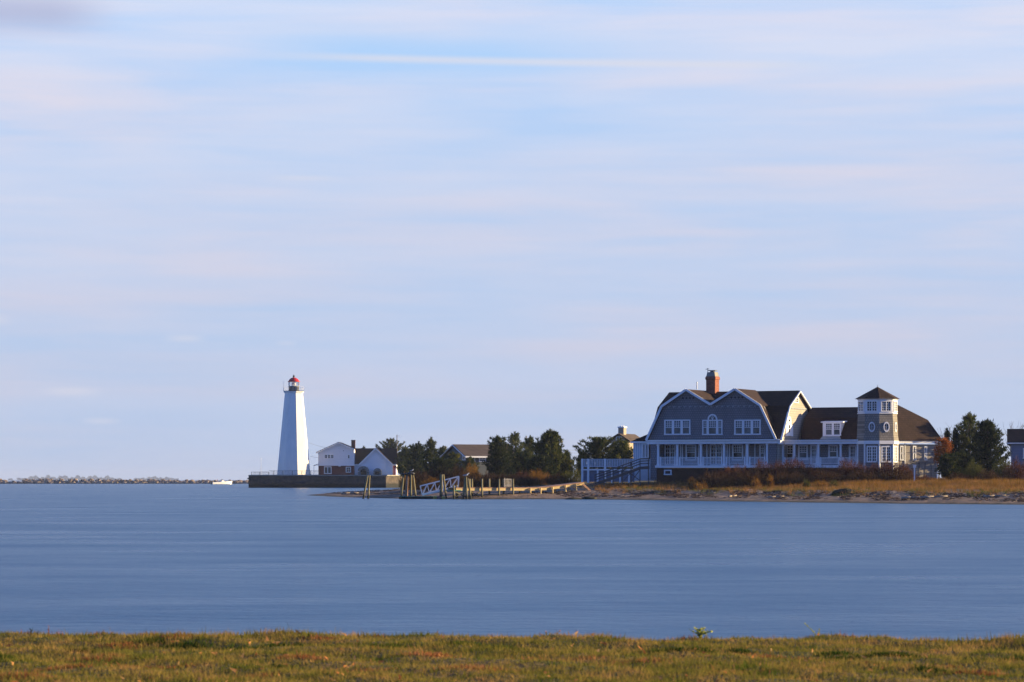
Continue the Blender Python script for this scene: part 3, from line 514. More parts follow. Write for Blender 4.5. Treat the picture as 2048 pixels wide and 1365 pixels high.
b = MB().lathe([(.22, zz(755.5)), (.2, zz(754.5)), (.36, zz(753.6)), (.36, zz(752.3)), (.16, zz(751.4)), (.04, zz(749.7))], n=10); b.build('vent_ball', M['black'], dm)
b = MB(); rr = rt / .985 + .38; N = 16
for i in range(N):
    a = 2 * math.pi * i / N; c2 = 2 * math.pi * (i + 1) / N; p0 = (rr * math.sin(a), -rr * math.cos(a)); p1 = (rr * math.sin(c2), -rr * math.cos(c2))
    b.bar((*p0, zz(782.3)), (*p0, zz(774.6)), .045)
    for py in (774.6, 777.2, 779.8): b.bar((*p0, zz(py)), (*p1, zz(py)), .03)
b.build('railing', M['white'], t)
b = MB(); b.tube((-rr, 0, zz(782.3)), (-rr, 0, zz(762)), .07, .04, 6); b.build('antenna', M['white'], t)

# ------------------------------------------------------------------ keeper's house
D1 = 853.0; fr = Frame(672, D1, 0, z_top); t = fr.root('keepers_house', 'white two storey house with brick ground floor beside the lighthouse', 'house')
U, W = fr.U, fr.W
Y0 = 0; w0, w1 = W(960), W(931)
def rect(u0, u1, wa, wb, v0, v1): return MB().box(u0, u1, v0, v1, wa, wb)
uL, uR = U(636.4), U(708.2)
rect(uL + .05, uR - .05, w0, w1, .12, 13).build('brick_ground_floor', M['brick'], t)
g = [(uL, W(931)), (uR, W(931)), (uR, W(899.5)), (U(677.5), W(887.6)), (uL, W(905.5))]
MB().hexa([(a, 0, b) for a, b in g], [(a, 13, b) for a, b in g]).build('upper_wall', M['siding'], t)
b = MB(); b.slab([(U(632.6), -.5, W(906.2)), (U(677.5), -.5, W(886)), (U(677.5), 13.4, W(886)), (U(632.6), 13.4, W(906.2))], -.25); b.slab([(U(677.5), -.5, W(886)), (U(709), -.5, W(898.6)), (U(709), 13.4, W(898.6)), (U(677.5), 13.4, W(886))], -.25)
rf = b.build('roof', M['roof_dark'], t)
b = MB(); b.bar((U(632.6), -.55, W(906.7)), (U(677.5), -.55, W(886.6)), .1, .35); b.bar((U(677.5), -.56, W(886.6)), (U(709), -.56, W(899.2)), .1, .35); b.build('rake_board', M['white'], rf)
rect(uL - .05, uR + .05, W(932), W(930.6), -.08, 12.9).build('belt_board', M['white'], t)
window(t, (U(648.5), 0, W(918)), (1, 0, 0), (0, -1, 0), U(668) - U(648.5), W(909) - W(918), 2, 2, .2, 3, False, trimm='white', gap=.3)
window(t, (U(695), 0, W(918)), (1, 0, 0), (0, -1, 0), U(700) - U(695), W(909.5) - W(918), 1, 2, .18, 1, False, trimm='white')
window(t, (U(648), .12, W(948.3)), (1, 0, 0), (0, -1, 0), U(663) - U(648), W(933.4) - W(948.3), 1, 1, .22, 2, False, trimm='white')
window(t, (U(691.6), .12, W(945.5)), (1, 0, 0), (0, -1, 0), U(701.8) - U(691.6), W(934.2) - W(945.5), 2, 2, .2, 1, False, trimm='white')
b = MB(); b.slab([(U(626.5), .5, W(931.8)), (uL, .5, W(929.2)), (uL, 6, W(929.2)), (U(626.5), 6, W(931.8))], -.15); b.bar((U(627.5), .7, W(931.5)), (U(627.5), .7, W(955)), .12); b.build('canopy', M['white'], t)
b = MB(); b.box(U(686), U(687.6), -.12, 0, W(902.6), W(901.4)); b.build('wall_lamp', M['roof_dark'], t)
b = MB(); b.box(U(677), U(681.5), -.35, .12, W(933.3), W(931.9)); b.build('porch_lamp', M['white'], t)
b = MB(); b.box(U(700.6), U(708.4), 5, 6.6, W(902), W(881.3)); b.box(U(700.2), U(708.8), 4.9, 6.7, W(881.2), W(880)); b.build('chimney', mat('dark_chimney_brick', (.09, .035, .03), .9, .2, 3), t)
# right wing: cross gable
e0, e1, ev = U(708.3), U(792.5), W(929)
b = MB(); b.box(e0, U(791.5), 3, 11, W(960), ev - .1); b.build('rear_wing_wall', M['siding'], t)
b = MB(); b.slab([(e0, 2.6, ev), (e1, 2.6, ev), (e1, 7, W(896.5)), (e0, 7, W(896.5))], .25); b.slab([(e1, 11.4, ev), (e0, 11.4, ev), (e0, 7, W(896.5)), (e1, 7, W(896.5))], .25)
b.build('rear_wing_roof', M['roof_dark'], t)
g = [(U(719), W(960)), (U(784.5), W(960)), (U(784.5), W(929.8)), (U(751.3), W(898.4)), (U(719), W(929.8))]
MB().hexa([(a, .2, b) for a, b in g], [(a, 6.9, b) for a, b in g]).build('front_gable_wall', M['siding'], t)
rect(e0 + .02, U(718.9), W(960), W(929.8), .9, 3).build('link_wall', M['siding'], t)
rect(U(784.6), U(792), W(960), W(930.4), .9, 2.98).build('link_wall', M['siding'], t)
b = MB(); b.slab([(U(717), -.2, W(931)), (U(751.3), -.2, W(897)), (U(751.3), 7, W(897)), (U(717), 7, W(931))], -.2); b.slab([(U(751.3), -.2, W(897)), (U(786), -.2, W(931)), (U(786), 7, W(931)), (U(751.3), 7, W(897))], -.2); fo = b.build('front_gable_roof', M['roof_dark'], t)
b = MB(); b.bar((U(717), -.24, W(931.3)), (U(751.3), -.24, W(897.6)), .1, .42); b.bar((U(751.3), -.25, W(897.6)), (U(786), -.25, W(931.3)), .1, .42); b.build('rake_board', M['white'], fo)
rect(e0, U(718), W(930.2), W(928.8), .5, .9).build('gutter', M['white'], t); rect(U(785), e1, W(930.2), W(928.8), .5, .88).build('gutter', M['white'], t)
def arch(u0, u1, wt, wo, ua, ub):
    b = MB(); cx_ = (u0 + u1) / 2; N = 8; pts = [(cx_ - (u1 - u0) / 2 * math.cos(math.pi * i / N), wo + (wt - wo) * math.sin(math.pi * i / N)) for i in range(N + 1)]
    inn = [(cx_ - (ub - ua) / 2 * math.cos(math.pi * i / N), wo - .3 + (wt - wo) * .55 * math.sin(math.pi * i / N)) for i in range(N + 1)]
    for i in range(N):
        q = [pts[i], pts[i + 1], inn[i + 1], inn[i]]; b.hexa([(x, -1.6, z) for x, z in q], [(x, .19, z) for x, z in q])
    b.box(u0, ua, -1.6, .19, W(960), wo - .31); b.box(ub, u1, -1.6, .19, W(960), wo - .31); o = b.build('arched_porch', M['canopy'], t)
    MB().box(ua + .05, ub - .05, -.02, .19, W(958), wo + .1).build('door', M['black'], o)
arch(U(716), U(738), W(932.5), W(942), U(721.5), U(733.5)); arch(U(747), U(763.5), W(936.8), W(944.5), U(749.5), U(759.5))
b = MB(); b.tube((U(771.3), .05, W(956)), (U(771.3), .05, W(926)), .09, .09, 6); b.build('downpipe', M['white'], t)
b = MB(); b.box(U(786.3), U(789.6), .6, .89, W(956), W(932)); b.build('red_shutter', mat('red_paint', (.35, .05, .04), .7, .1, 2), t)

# ------------------------------------------------------------------ breakwater boulders
BD = 1671.0; proto = []
for k in range(6):
    rv = MB(); NN = 7; base = []
    for j, (rad, z) in enumerate([(.75, -.5), (1.0, -.1), (.85, .35), (.4, .55)]):
        for i in range(NN):
            a = 2 * math.pi * i / NN + j * .3; q = rad * random.uniform(.75, 1.2); rv.v.append((q * math.cos(a), q * math.sin(a), z * random.uniform(.8, 1.2)))
    for j in range(3):
        for i in range(NN): i2 = (i + 1) % NN; rv.f.append((j * NN + i, j * NN + i2, (j + 1) * NN + i2, (j + 1) * NN + i))
    rv.f.append(tuple(3 * NN + i for i in range(NN))); rv.f.append(tuple(reversed(range(NN))))
    me = bpy.data.meshes.new('boulder'); me.from_pydata(rv.v, [], rv.f); me.materials.append(M['boulder']); proto.append(me)
BG = 'boulders piled in the long breakwater'
cnt = 0
for row, (dy, zc_, n_, sz) in enumerate([(-2.5, .55, 92, 1.5), (0, 1.75, 84, 1.5), (1.5, 2.75, 66, 1.15)]):
    for i in range(n_):
        f_ = (i + random.uniform(.1, .9)) / n_; px = -30 + f_ * 560
        if row == 2 and (10 < px < 42 or random.random() < .25): continue
        if row == 1 and 16 < px < 40: continue
        env = 1.0 if px < 200 else 0.85 if px < 330 else 0.72
        o = bpy.data.objects.new('boulder', random.choice(proto)); col.objects.link(o); s = sz * random.uniform(.7, 1.25)
        o.location = (X(px, BD), BD + dy + random.uniform(-.5, .5), zc_ * env * .86 + random.uniform(-.25, .2)); o.scale = (s * random.uniform(.9, 1.5), s, s * random.uniform(.7, 1.1)); o.rotation_euler = (random.uniform(-.3, .3), random.uniform(-.3, .3), random.uniform(0, 6.3))
        tag(o, 'pale grey granite boulder piled in the long low breakwater near the horizon', 'boulder', BG); cnt += 1
cr_ = MB(); cr_.hexa([(X(-60, BD), BD - 2, -2), (X(520, BD), BD - 2, -2), (X(520, BD), BD + 4, -2), (X(-60, BD), BD + 4, -2)], [(X(-60, BD), BD - .5, .9), (X(520, BD), BD - .5, .9), (X(520, BD), BD + 3, .9), (X(-60, BD), BD + 3, .9)])
tag(cr_.build('breakwater_core', M['weedrock']), 'dark wet rubble base under the boulders of the breakwater', 'breakwater')

# far wooded shore on the horizon
C = []; 
for a, b_, hm in [(35, 242, 10.0), (268, 356, 8.0), (18, 24, 9)]:
    n = int((b_ - a) * 16); px = rng.uniform(a, b_, n); env = (0.55 + .25 * np.sin(px * .21) + .2 * np.sin(px * .53 + 1)) * np.clip(np.minimum(px - a, b_ - px) / 30, .35, 1); D = rng.uniform(13600, 14200, n)
    C.append(np.stack([X(px, D), D, rng.random(n) * env * hm * 2.1], 1))
C = np.concatenate(C); V, Ff = leaves(C, np.stack([rng.normal(0, .5, len(C)), rng.normal(0, .5, len(C)), np.ones(len(C))], 1), rng.uniform(5, 10, len(C)), rng.uniform(6, 12, len(C)))
tag(np_obj('far_wood', V, Ff, M['farwood']), 'faint blue line of distant trees on the horizon beyond the breakwater', 'woodland', kind='stuff')

# ------------------------------------------------------------------ motor boat with two people
BDt = 1480.0; bl = X(463, BDt) - X(425, BDt); t = thing('motor_boat', 'small white motor boat passing in front of the breakwater', 'boat', (X(444, BDt), BDt, 0), R(38)); bl /= math.cos(R(38)); h = bl / 2
b = MB(); secs = []
for i in range(9):
    f_ = i / 8; x = -h + bl * f_; wdt = 1.25 * (1 - max(0, (f_ - .45) / .55) ** 2.2) + .02; zt = 1.05 + .75 * f_ ** 1.5; secs.append([(x, -wdt, zt), (x - .25 * f_, -wdt * .8, .1), (x - .4 * f_, 0, -.35), (x - .25 * f_, wdt * .8, .1), (x, wdt, zt)])
for i in range(8):
    for j in range(4): b.poly([secs[i][j], secs[i + 1][j], secs[i + 1][j + 1], secs[i][j + 1]])
    b.poly([secs[i][0], secs[i][4], secs[i + 1][4], secs[i + 1][0]])
b.poly(secs[0]); b.build('hull', M['boat'], t)
b = MB(); b.hexa([(-.6, -.8, 1.2), (1.2, -.7, 1.35), (1.2, .7, 1.35), (-.6, .8, 1.2)], [(-.6, -.7, 1.9), (.6, -.6, 2.0), (.6, .6, 2.0), (-.6, .7, 1.9)]); b.build('console', M['boat'], t)
b = MB(); b.hexa([(.6, -.6, 1.95), (.72, -.6, 1.95), (.72, .6, 1.95), (.6, .6, 1.95)], [(.2, -.55, 2.5), (.26, -.55, 2.5), (.26, .55, 2.5), (.2, .55, 2.5)]); b.build('windscreen', M['clear'], t)
b = MB(); b.box(-h - .5, -h - .02, -.3, .3, -.2, 1.5); b.build('outboard_motor', M['black'], t)
def person_mesh(name, label, loc, m, seated=True):
    """body grown as one skinned surface"""
    me = bpy.data.meshes.new(name)
    J = [(0, 0, 0, .17), (0, 0, .28, .15), (0, 0, .5, .19), (0, 0, .62, .07), (.02, 0, .72, .10), (.02, 0, .84, .09),
         (.02, .2, .5, .065), (.2, .24, .28, .05), (.42, .18, .3, .04), (.02, -.2, .5, .065), (.2, -.24, .28, .05), (.42, -.18, .3, .04),
         (.42, .12, .02, .09), (.5, .12, -.4, .06), (.62, .12, -.44, .045), (.42, -.12, .02, .09), (.5, -.12, -.4, .06), (.62, -.12, -.44, .045)]
    E = [(0, 1), (1, 2), (2, 3), (3, 4), (4, 5), (2, 6), (6, 7), (7, 8), (2, 9), (9, 10), (10, 11), (0, 12), (12, 13), (13, 14), (0, 15), (15, 16), (16, 17)]
    me.from_pydata([j[:3] for j in J], E, []); me.materials.append(m); o = bpy.data.objects.new(name, me); col.objects.link(o); o.location = loc
    md = o.modifiers.new('Skin', 'SKIN'); sl = me.skin_vertices[0].data if me.skin_vertices else None
    if sl is None:
        bpy.context.view_layer.objects.active = o
    if me.skin_vertices:
        for i, j in enumerate(J): me.skin_vertices[0].data[i].radius = (j[3], j[3]); me.skin_vertices[0].data[i].use_root = (i == 0)
    o.modifiers.new('Sub', 'SUBSURF').levels = 1
    tag(o, label, 'person')
    hd = MB().lathe([(.03, .66), (.095, .72), (.11, .80), (.09, .89), (.02, .94)], c=(.04, 0), n=10); hd.build('face', M['skin'], o, True)
    return o
def skin_person(*a):
    return person_mesh(*a)
skin_person('person', 'seated person in a red jacket at the stern of the white boat', (X(434.5, BDt), BDt, 1.75), M['jacket'])
skin_person('person', 'seated person in dark clothing by the console of the white boat', (X(443.5, BDt) - .3, BDt, 1.95), M['navy'])

# ------------------------------------------------------------------ the big shingled house
HB = 2.05
H = Frame(1557.5, 370.0, 25.0, HB); U, W, VV = H.U, H.W, H.V
t = H.root('shingle_mansion', 'large grey shingled beach house with gambrel roofs, long porch and corner tower', 'house')
TH = 25.0
uE = 0.0                                   # right gable plane
vk, vr = VV(1573.6), VV(1594.5); vb = 2 * vr                # knee and ridge depth, back eave
uWL = U(1300.5)                            # left gable plane
we, wk, wr = W(879), W(810.5), W(778.3)
uf0, uf1 = U(1295), U(1554)                # facade feet
f_kL, f_p1, f_v, f_p2, f_kR = U(1326.5), U(1375.5), U(1424), U(1473.2), U(1523.5)
uc = (uf0 + uf1) / 2                       # make the twin gable symmetrical
half = (uf1 - uf0) / 2; hk = ((uc - f_kL) + (f_kR - uc)) / 2; hp = ((uc - f_p1) + (f_p2 - uc)) / 2
prof = [(uc - half, we), (uc - hk, wk), (uc - hp, wr + .08), (uc, W(809.3, uc)), (uc + hp, wr + .08), (uc + hk, wk), (uc + half, we)]
wfl = W(931.5, uc); wfa0, wfa1 = W(888.2, uc), W(879.6, uc)    # porch floor, fascia
# upper wall of the twin gable
ins = [(prof[0][0] + .1, we), (prof[1][0] + .1, wk - .05), (prof[2][0], prof[2][1] - .14), (prof[3][0], prof[3][1] - .14), (prof[4][0], prof[4][1] - .14), (prof[5][0] - .1, wk - .05), (prof[6][0] - .1, we)]
MB().hexa([(a, 0, b) for a, b in ins], [(a, 1.5, b) for a, b in ins]).build('front_gable_wall', M['shingle'], t)
# main block roof: two gambrel pitches each side
def gambrel(mb, u0, u1, v0, vk_, vr_, wE, wK, wR, th=.18):
    vb_ = 2 * vr_ - v0; vk2 = 2 * vr_ - vk_
    for a, b in (((v0, wE), (vk_, wK)), ((vk_, wK), (vr_, wR))): mb.slab([(u0, a[0], a[1]), (u1, a[0], a[1]), (u1, b[0], b[1]), (u0, b[0], b[1])], th)
    for a, b in (((vr_, wR), (vk2, wK)), ((vk2, wK), (vb_, wE))): mb.slab([(u0, a[0], a[1]), (u1, a[0], a[1]), (u1, b[0], b[1]), (u0, b[0], b[1])], th)
b = MB(); gambrel(b, uWL - .2, .35, -.12, vk, vr, we - .05, wk, wr); rf = b.build('main_roof', M['roof'], t)
b = MB()
for i in range(6):
    (a, wa), (c, wc) = prof[i], prof[i + 1]
    b.slab([(a, -.4, wa + .05), (c, -.4, wc + .05), (c, vr if i not in (0, 5) else vk + .4, wc + .05), (a, vr if i not in (0, 5) else .6, wa + .05)], .16)
b.build('twin_gable_roof', M['roof'], t)
b = MB()
for i in range(6):
    (a, wa), (c, wc) = prof[i], prof[i + 1]; b.bar((a, -.47, wa - .02), (c, -.47, wc - .02), .12, .30)
b.build('rake_board', M['trim'], t)
# scalloped course and round vents
b = MB(); x = uc - hk + .7
while x < uc + hk - .6:
    b.box(x, x + .22, -.05, 0, wk - .16, wk - .02); b.box(x + .22, x + .48, -.035, 0, wk - .07, wk - .02); x += .76
b.build('scalloped_course', M['flash'], t)
for px in (1366, 1373, 1380, 1387, 1463, 1470.3, 1477.5, 1485):
    u_ = U(px); b = MB(); b.hexa([(u_ + .14 * math.cos(a), -.03, W(794.3) + .14 * math.sin(a)) for a in np.arange(0, 6.28, .7854)], [(u_ + .14 * math.cos(a), .0, W(794.3) + .14 * math.sin(a)) for a in np.arange(0, 6.28, .7854)]); b.build('gable_vent', M['black'], t)
fa, fn = (1, 0, 0), (0, -1, 0)
def fwin(pxa, pxb, pya, pyb, v=0.0, **k):
    ua, ub = U(pxa, v), U(pxb, v); wa, wb_ = W(pyb, ua, v), W(pya, ua, v); return window(t, (ua, v, wa), fa, fn, ub - ua, wb_ - wa, **k)
fwin(1329, 1381, 840, 870.5, cols=3, rows=3, panes=3, fw=.17, gap=.33, pane='shade'); fwin(1469, 1521.8, 840, 870.5, cols=3, rows=3, panes=3, fw=.17, gap=.33, pane='shade')
wa, wb_ = W(870.5, uc), W(840, uc)
for a, c, n_ in ((1405, 1415.6, 2), (1415.9, 1434.6, 4), (1434.9, 1445.2, 2)):
    window(t, (U(a), 0, wa), fa, fn, U(c) - U(a), wb_ - wa, n_, 3, .15, 1, True, pane='shade', mun=.045)
b = MB(); cxp = U(1425.2); r0 = (U(1435) - U(1415.5)) / 2; N = 12
for i in range(N):
    a0, a1 = math.pi * i / N, math.pi * (i + 1) / N; q = lambda a, r, d: (cxp + r * math.cos(a), d, wb_ + r * 1.12 * math.sin(a))
    b.hexa([q(a0, r0, 0), q(a1, r0, 0), q(a1, r0 * .74, 0), q(a0, r0 * .74, 0)], [q(a0, r0, -.11), q(a1, r0, -.11), q(a1, r0 * .74, -.11), q(a0, r0 * .74, -.11)])
for a in (math.pi / 3, math.pi / 2, 2 * math.pi / 3): b.bar((cxp, -.045, wb_), (cxp + r0 * .75 * math.cos(a), -.045, wb_ + r0 * .84 * math.sin(a)), .05)
fo = b.build('arched_window', M['trim'], t)
g = MB(); pts = [(cxp + r0 * .76 * math.cos(math.pi * i / N), wb_ + .01 + r0 * .85 * math.sin(math.pi * i / N)) for i in range(N + 1)]; g.hexa([(a, -.005, c) for a, c in pts], [(a, -.03, c) for a, c in pts]); g.build('pane', M['shade'], fo)
# right gable end wall (plane u = 0)
pr = [(.12, W(958)), (.12, we), (vk + .06, wk - .1), (vr, wr - .2), (vb - vk - .06, wk - .1), (vb - .12, we), (vb - .12, W(958))]
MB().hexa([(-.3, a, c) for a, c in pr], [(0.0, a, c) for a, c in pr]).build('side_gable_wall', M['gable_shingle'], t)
b = MB(); pp = [(-.16, we), (vk, wk), (vr, wr), (vb - vk, wk), (vb, we)]
for i in range(4): b.bar((.40, pp[i][0], pp[i][1] - .12), (.40, pp[i + 1][0], pp[i + 1][1] - .12), .12, .24, (1, 0, 0))
b.build('side_rake_board', M['white'], t)
pl = [(-.12 + .24, W(958)), (.12, we), (vk + .06, wk - .1), (vr, wr - .2), (vb - vk - .06, wk - .1), (vb - .12, we), (vb - .12, W(958))]
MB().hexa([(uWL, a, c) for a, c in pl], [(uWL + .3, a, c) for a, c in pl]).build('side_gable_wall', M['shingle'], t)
def gwin(v0, v1, pya, pyb, **k): return window(t, (.003, v0, W(pyb, 0, v0)), (0, 1, 0), (1, 0, 0), v1 - v0, W(pya, 0, v0) - W(pyb, 0, v0), trimm='white', **k)
gwin(VV(1587.0), VV(1595.8), 794.5, 806, cols=3, rows=2, fw=.13, sash=False, mun=.06)
gwin(VV(1573.5), VV(1581.2), 843.5, 872, cols=1, rows=1, fw=.45)
for vv_ in (VV(1571.2), VV(1581.6)):
    b = MB(); b.box(.003, .07, vv_, vv_ + .75, W(872), W(849)); b.build('side_shutter', M['trim'], t)
b = MB(); vc = (VV(1573.5) + VV(1581.2)) / 2; wv = (VV(1581.2) - VV(1573.5)) / 2; zb = W(843.5); N = 10
for i in range(N):
    a0, a1 = math.pi * i / N, math.pi * (i + 1) / N; q = lambda a, r, d: (d, vc + r * math.cos(a), zb + r * 1.05 * math.sin(a))
    b.hexa([q(a0, wv, .003), q(a1, wv, .003), q(a1, wv * .5, .003), q(a0, wv * .5, .003)], [q(a0, wv, .12), q(a1, wv, .12), q(a1, wv * .5, .12), q(a0, wv * .5, .12)])
ff = b.build('arch_head', M['white'], t)
g = MB(); g.hexa([(.005, vc + wv * .52 * math.cos(math.pi * i / N), zb + wv * .54 * math.sin(math.pi * i / N)) for i in range(N + 1)], [(.04, vc + wv * .52 * math.cos(math.pi * i / N), zb + wv * .54 * math.sin(math.pi * i / N)) for i in range(N + 1)]); g.build('pane', M['pane'], ff)
b = MB(); v = vk + .5
while v < vb - vk - .4: b.box(.003, .06, v, v + .22, wk - .42, wk - .2); b.box(.003, .05, v + .22, v + .62, wk - .3, wk - .2); v += .62
b.build('scalloped_course', M['flash'], t)
# ground floor of the main block: recessed porch
PD = 2.3; uPL, uPR = U(1313.3), U(1537)
MB().box(uWL + .02, uPL, .0, PD, W(960), wfa0).build('corner_wall', M['shingle'], t); MB().box(uPR, -.31, .0, PD, W(960), wfa0).build('corner_wall', M['shingle'], t)
b = MB(); b.box(uWL + .31, -.31, PD + .002, PD + .3, wfl, wfa0 + .4); b.build('porch_back_wall', M['shingle'], t)
b = MB(); b.box(uf0 + .05, .1, -.22, .02, wfa0, wfa1 - .16); b.build('fascia_board', M['trim'], t)
b = MB(); b.box(uf0 - .1, .2, -.42, .06, wfa1 - .158, wfa1); b.build('cornice', M['white'], t)
b = MB(); b.box(uPL - .02, uPR + .02, .03, PD, wfa0 + .02, wfa0 + .2); b.build('porch_ceiling', M['trim'], t)
b = MB(); b.box(U(1311), uPR + .2, -.18, -.003, W(936, uc), W(931, uc)); b.build('porch_skirt_board', M['trim'], t)
b = MB(); b.box(uPL, uPR, .0, PD, W(934, uc), W(931.2, uc)); b.build('porch_floor', M['grey_wood'], t)
b = MB(); b.box(U(1313), uPR, .02, .4, W(966, uc), W(936.1, uc)); b.build('brick_foundation', M['brick_dark'], t)
fwin(1328.5, 1343.5, 940, 950.5, v=.0, cols=1, rows=1, fw=.16, sash=False)
def column(px, v=-.02, wtop=wfa0, wbot=None, w=.30):
    u_ = U(px, v); wb = wbot if wbot is not None else W(931, uc); b = MB(); b.hexa([(u_ + x, v + y, wb) for x, y in ((-w / 2, -w / 2), (w / 2, -w / 2), (w / 2, w / 2), (-w / 2, w / 2))], [(u_ + x * .86, v + y * .86, wtop) for x, y in ((-w / 2, -w / 2), (w / 2, -w / 2), (w / 2, w / 2), (-w / 2, w / 2))])
    b.box(u_ - w * .62, u_ + w * .62, v - w * .62, v + w * .62, wtop - .2, wtop - .06); b.box(u_ - w * .62, u_ + w * .62, v - w * .6, v + w * .6, wb, wb + .18); b.build('porch_column', M['trim'], t); return u_
cols_ = [column(p, .17) for p in (1316.6, 1355, 1402, 1448.5, 1495, 1534.6)]
def railing(ua, ub, v, wa, wt, parent, gap=.155, m='trim', newel=True):
    b = MB(); b.box(ua, ub, v - .05, v + .05, wt - .08, wt); b.box(ua, ub, v - .04, v + .04, wa + .12, wa + .19); x = ua + gap
    while x < ub - .05: b.box(x - .026, x + .026, v - .025, v + .025, wa + .191, wt - .081); x += gap
    if newel:
        for x in (ua, ub): b.box(x - .09, x + .09, v - .09, v + .09, wa + .001, wt + .06)
    b.build('railing', M[m], parent)
wrt = W(914.8, uc)
for i in range(5): railing(cols_[i] + .32, cols_[i + 1] - .34, .15, W(931, uc), wrt, t)
v = PD
fwin(1329.5, 1351.5, 888.5, 931, v=v, cols=2, rows=5, panes=2, fw=.16, sash=False, sill=False, name='glazed_door'); fwin(1371.5, 1393, 888.5, 922, v=v, cols=4, rows=3, fw=.2); fwin(1420.5, 1445, 888.5, 931, v=v, cols=2, rows=5, panes=2, fw=.16, sash=False, sill=False, name='glazed_door')
fwin(1464.5, 1487, 888.5, 922, v=v, cols=4, rows=3, fw=.2); fwin(1519, 1531, 889.5, 924, v=v, cols=2, rows=3, fw=.2)
b = MB()
for px in (1323.5, 1361.5, 1365, 1397.5, 1414, 1454.5, 1459, 1491.5, 1510): b.box(U(px, v) - .07, U(px, v) + .07, v - .06, v, wfl, wfa0)
b.build('pilaster', M['trim'], t)
# chimney on the main ridge
ca, cb = U(1416.2, vr), U(1434.2, vr); q = .75
def ring_(a, c, v0, v1, w): return [(a, v0, w), (c, v0, w), (c, v1, w), (a, v1, w)]
b = MB(); ww = lambda py: W(py, (ca + cb) / 2, vr); lv = [(792, 0), (761, 0), (759, .09), (756, .09), (753.4, 0.02)]
for (p0, e0_), (p1, e1_) in zip(lv[:-1], lv[1:]): b.hexa(ring_(ca - e0_, cb + e0_, vr - q - e0_, vr + q + e0_, ww(p0)), ring_(ca - e1_, cb + e1_, vr - q - e1_, vr + q + e1_, ww(p1)))
chm = b.build('chimney', M['chimney_brick'], t)
b = MB(); b.hexa(ring_(ca + .02, cb - .02, vr - q + .02, vr + q - .02, ww(753.35)), ring_(ca + .12, cb - .12, vr - q + .12, vr + q - .12, ww(745))); b.build('chimney_cap', M['concrete'], chm)
b = MB(); cm_ = (ca + cb) / 2; b.box(cm_ - .25, cm_ + .25, vr - .25, vr + .25, ww(744.9), ww(742.5)); b.box(cm_ - .5, cm_ + .5, vr - .45, vr + .45, ww(742.4), ww(741)); b.build('flue_hood', M['galv'], chm)
b = MB(); vu = U(1417.5, vr); b.tube((vu, vr - .4, ww(746)), (vu, vr - .4, ww(737)), .035, .03, 6); b.bar((vu - .3, vr - .4, ww(739.3)), (vu + .25, vr - .4, ww(738.6)), .05); b.bar((vu - .12, vr - .4, ww(737.6)), (vu + .12, vr - .4, ww(738)), .05); b.build('weather_vane', M['galv'], chm)
b = MB(); vu = U(1393.8, vr); b.tube((vu, vr, W(779, vu, vr)), (vu, vr, W(766, vu, vr)), .07, .06, 8); b.tube((vu, vr, W(766, vu, vr)), (vu, vr, W(764.3, vu, vr)), .11, .09, 8); b.build('vent_pipe', M['alu'], t)

# ---- wing between the gable and the tower
vw = VV(1564) ; vwe = VV(1594); vwr = VV(1617.0)
uT = U(1729, vw)
wwr, wwk, wwe = W(815.2, 3, vwr), W(836.5, 3, vwr - 2), W(880, 3, vwe); uWR = U(1735, vwr)
b = MB(); gambrel(b, .42, uWR, vwe, vwe + (vwr - vwe) * .4, vwr, wwe, wwk, wwr); b.build('wing_roof', M['roof'], t)
b = MB(); b.box(.02, uT, vw + 2.2, vw + 2.5, W(958, 2, vw), W(888.5, 2, vw) + .3); b.build('wing_wall', M['shingle'], t)
wva = W(888.8, 4, vw); wvt = W(880.2, 4, vw)
b = MB(); b.box(.42, uT, vw - .22, vw + .02, wva, wvt - .15); b.build('fascia_board', M['trim'], t)
b = MB(); b.box(.43, uT + .1, vw - .4, vwe + .6, wvt - .148, wvt); b.build('porch_roof', M['trim'], t)
b = MB(); b.box(.0 + .02, .3, -.2, vw - .02, W(889, 0, 1), W(880.6, 0, 1)); b.build('fascia_board', M['trim'], t)
b = MB(); b.box(.05, uT, vw, vw + 2.2, W(933, 4, vw), W(931, 4, vw)); b.box(.05, uT, vw - .15, vw - .003, W(936, 4, vw), W(930.8, 4, vw)); b.build('porch_floor', M['trim'], t)
b = MB(); b.box(.05, uT, vw + .02, vw + .3, W(966, 4, vw), W(936.1, 4, vw)); b.build('brick_foundation', M['brick_dark'], t)
wbot = W(930.7, 4, vw); cw = [column(p, vw + .1, wva, wbot, .27) for p in (1566, 1589, 1637, 1681.5, 1726)]
for i in range(4): railing(cw[i] + .25, cw[i + 1] - .25, vw + .1, wbot, W(915.6, 4, vw), t)
vx = vw + 2.2
fwin(1569, 1587, 890, 925, v=vx, cols=3, rows=3, fw=.12); fwin(1596.5, 1616, 890, 921, v=vx, cols=3, rows=3, fw=.2, pane='shade'); fwin(1621, 1634.5, 890, 930, v=vx, cols=3, rows=5, fw=.2, sash=False, sill=False, name='glazed_door')
fwin(1657, 1676.5, 890, 917, v=vx, cols=3, rows=3, fw=.22); fwin(1698, 1713.5, 890, 930, v=vx, cols=3, rows=5, fw=.25, sash=False, sill=False, name='glazed_door'); fwin(1716, 1724, 893, 930, v=vx, cols=1, rows=4, fw=.2, sash=False, sill=False, name='glazed_door')
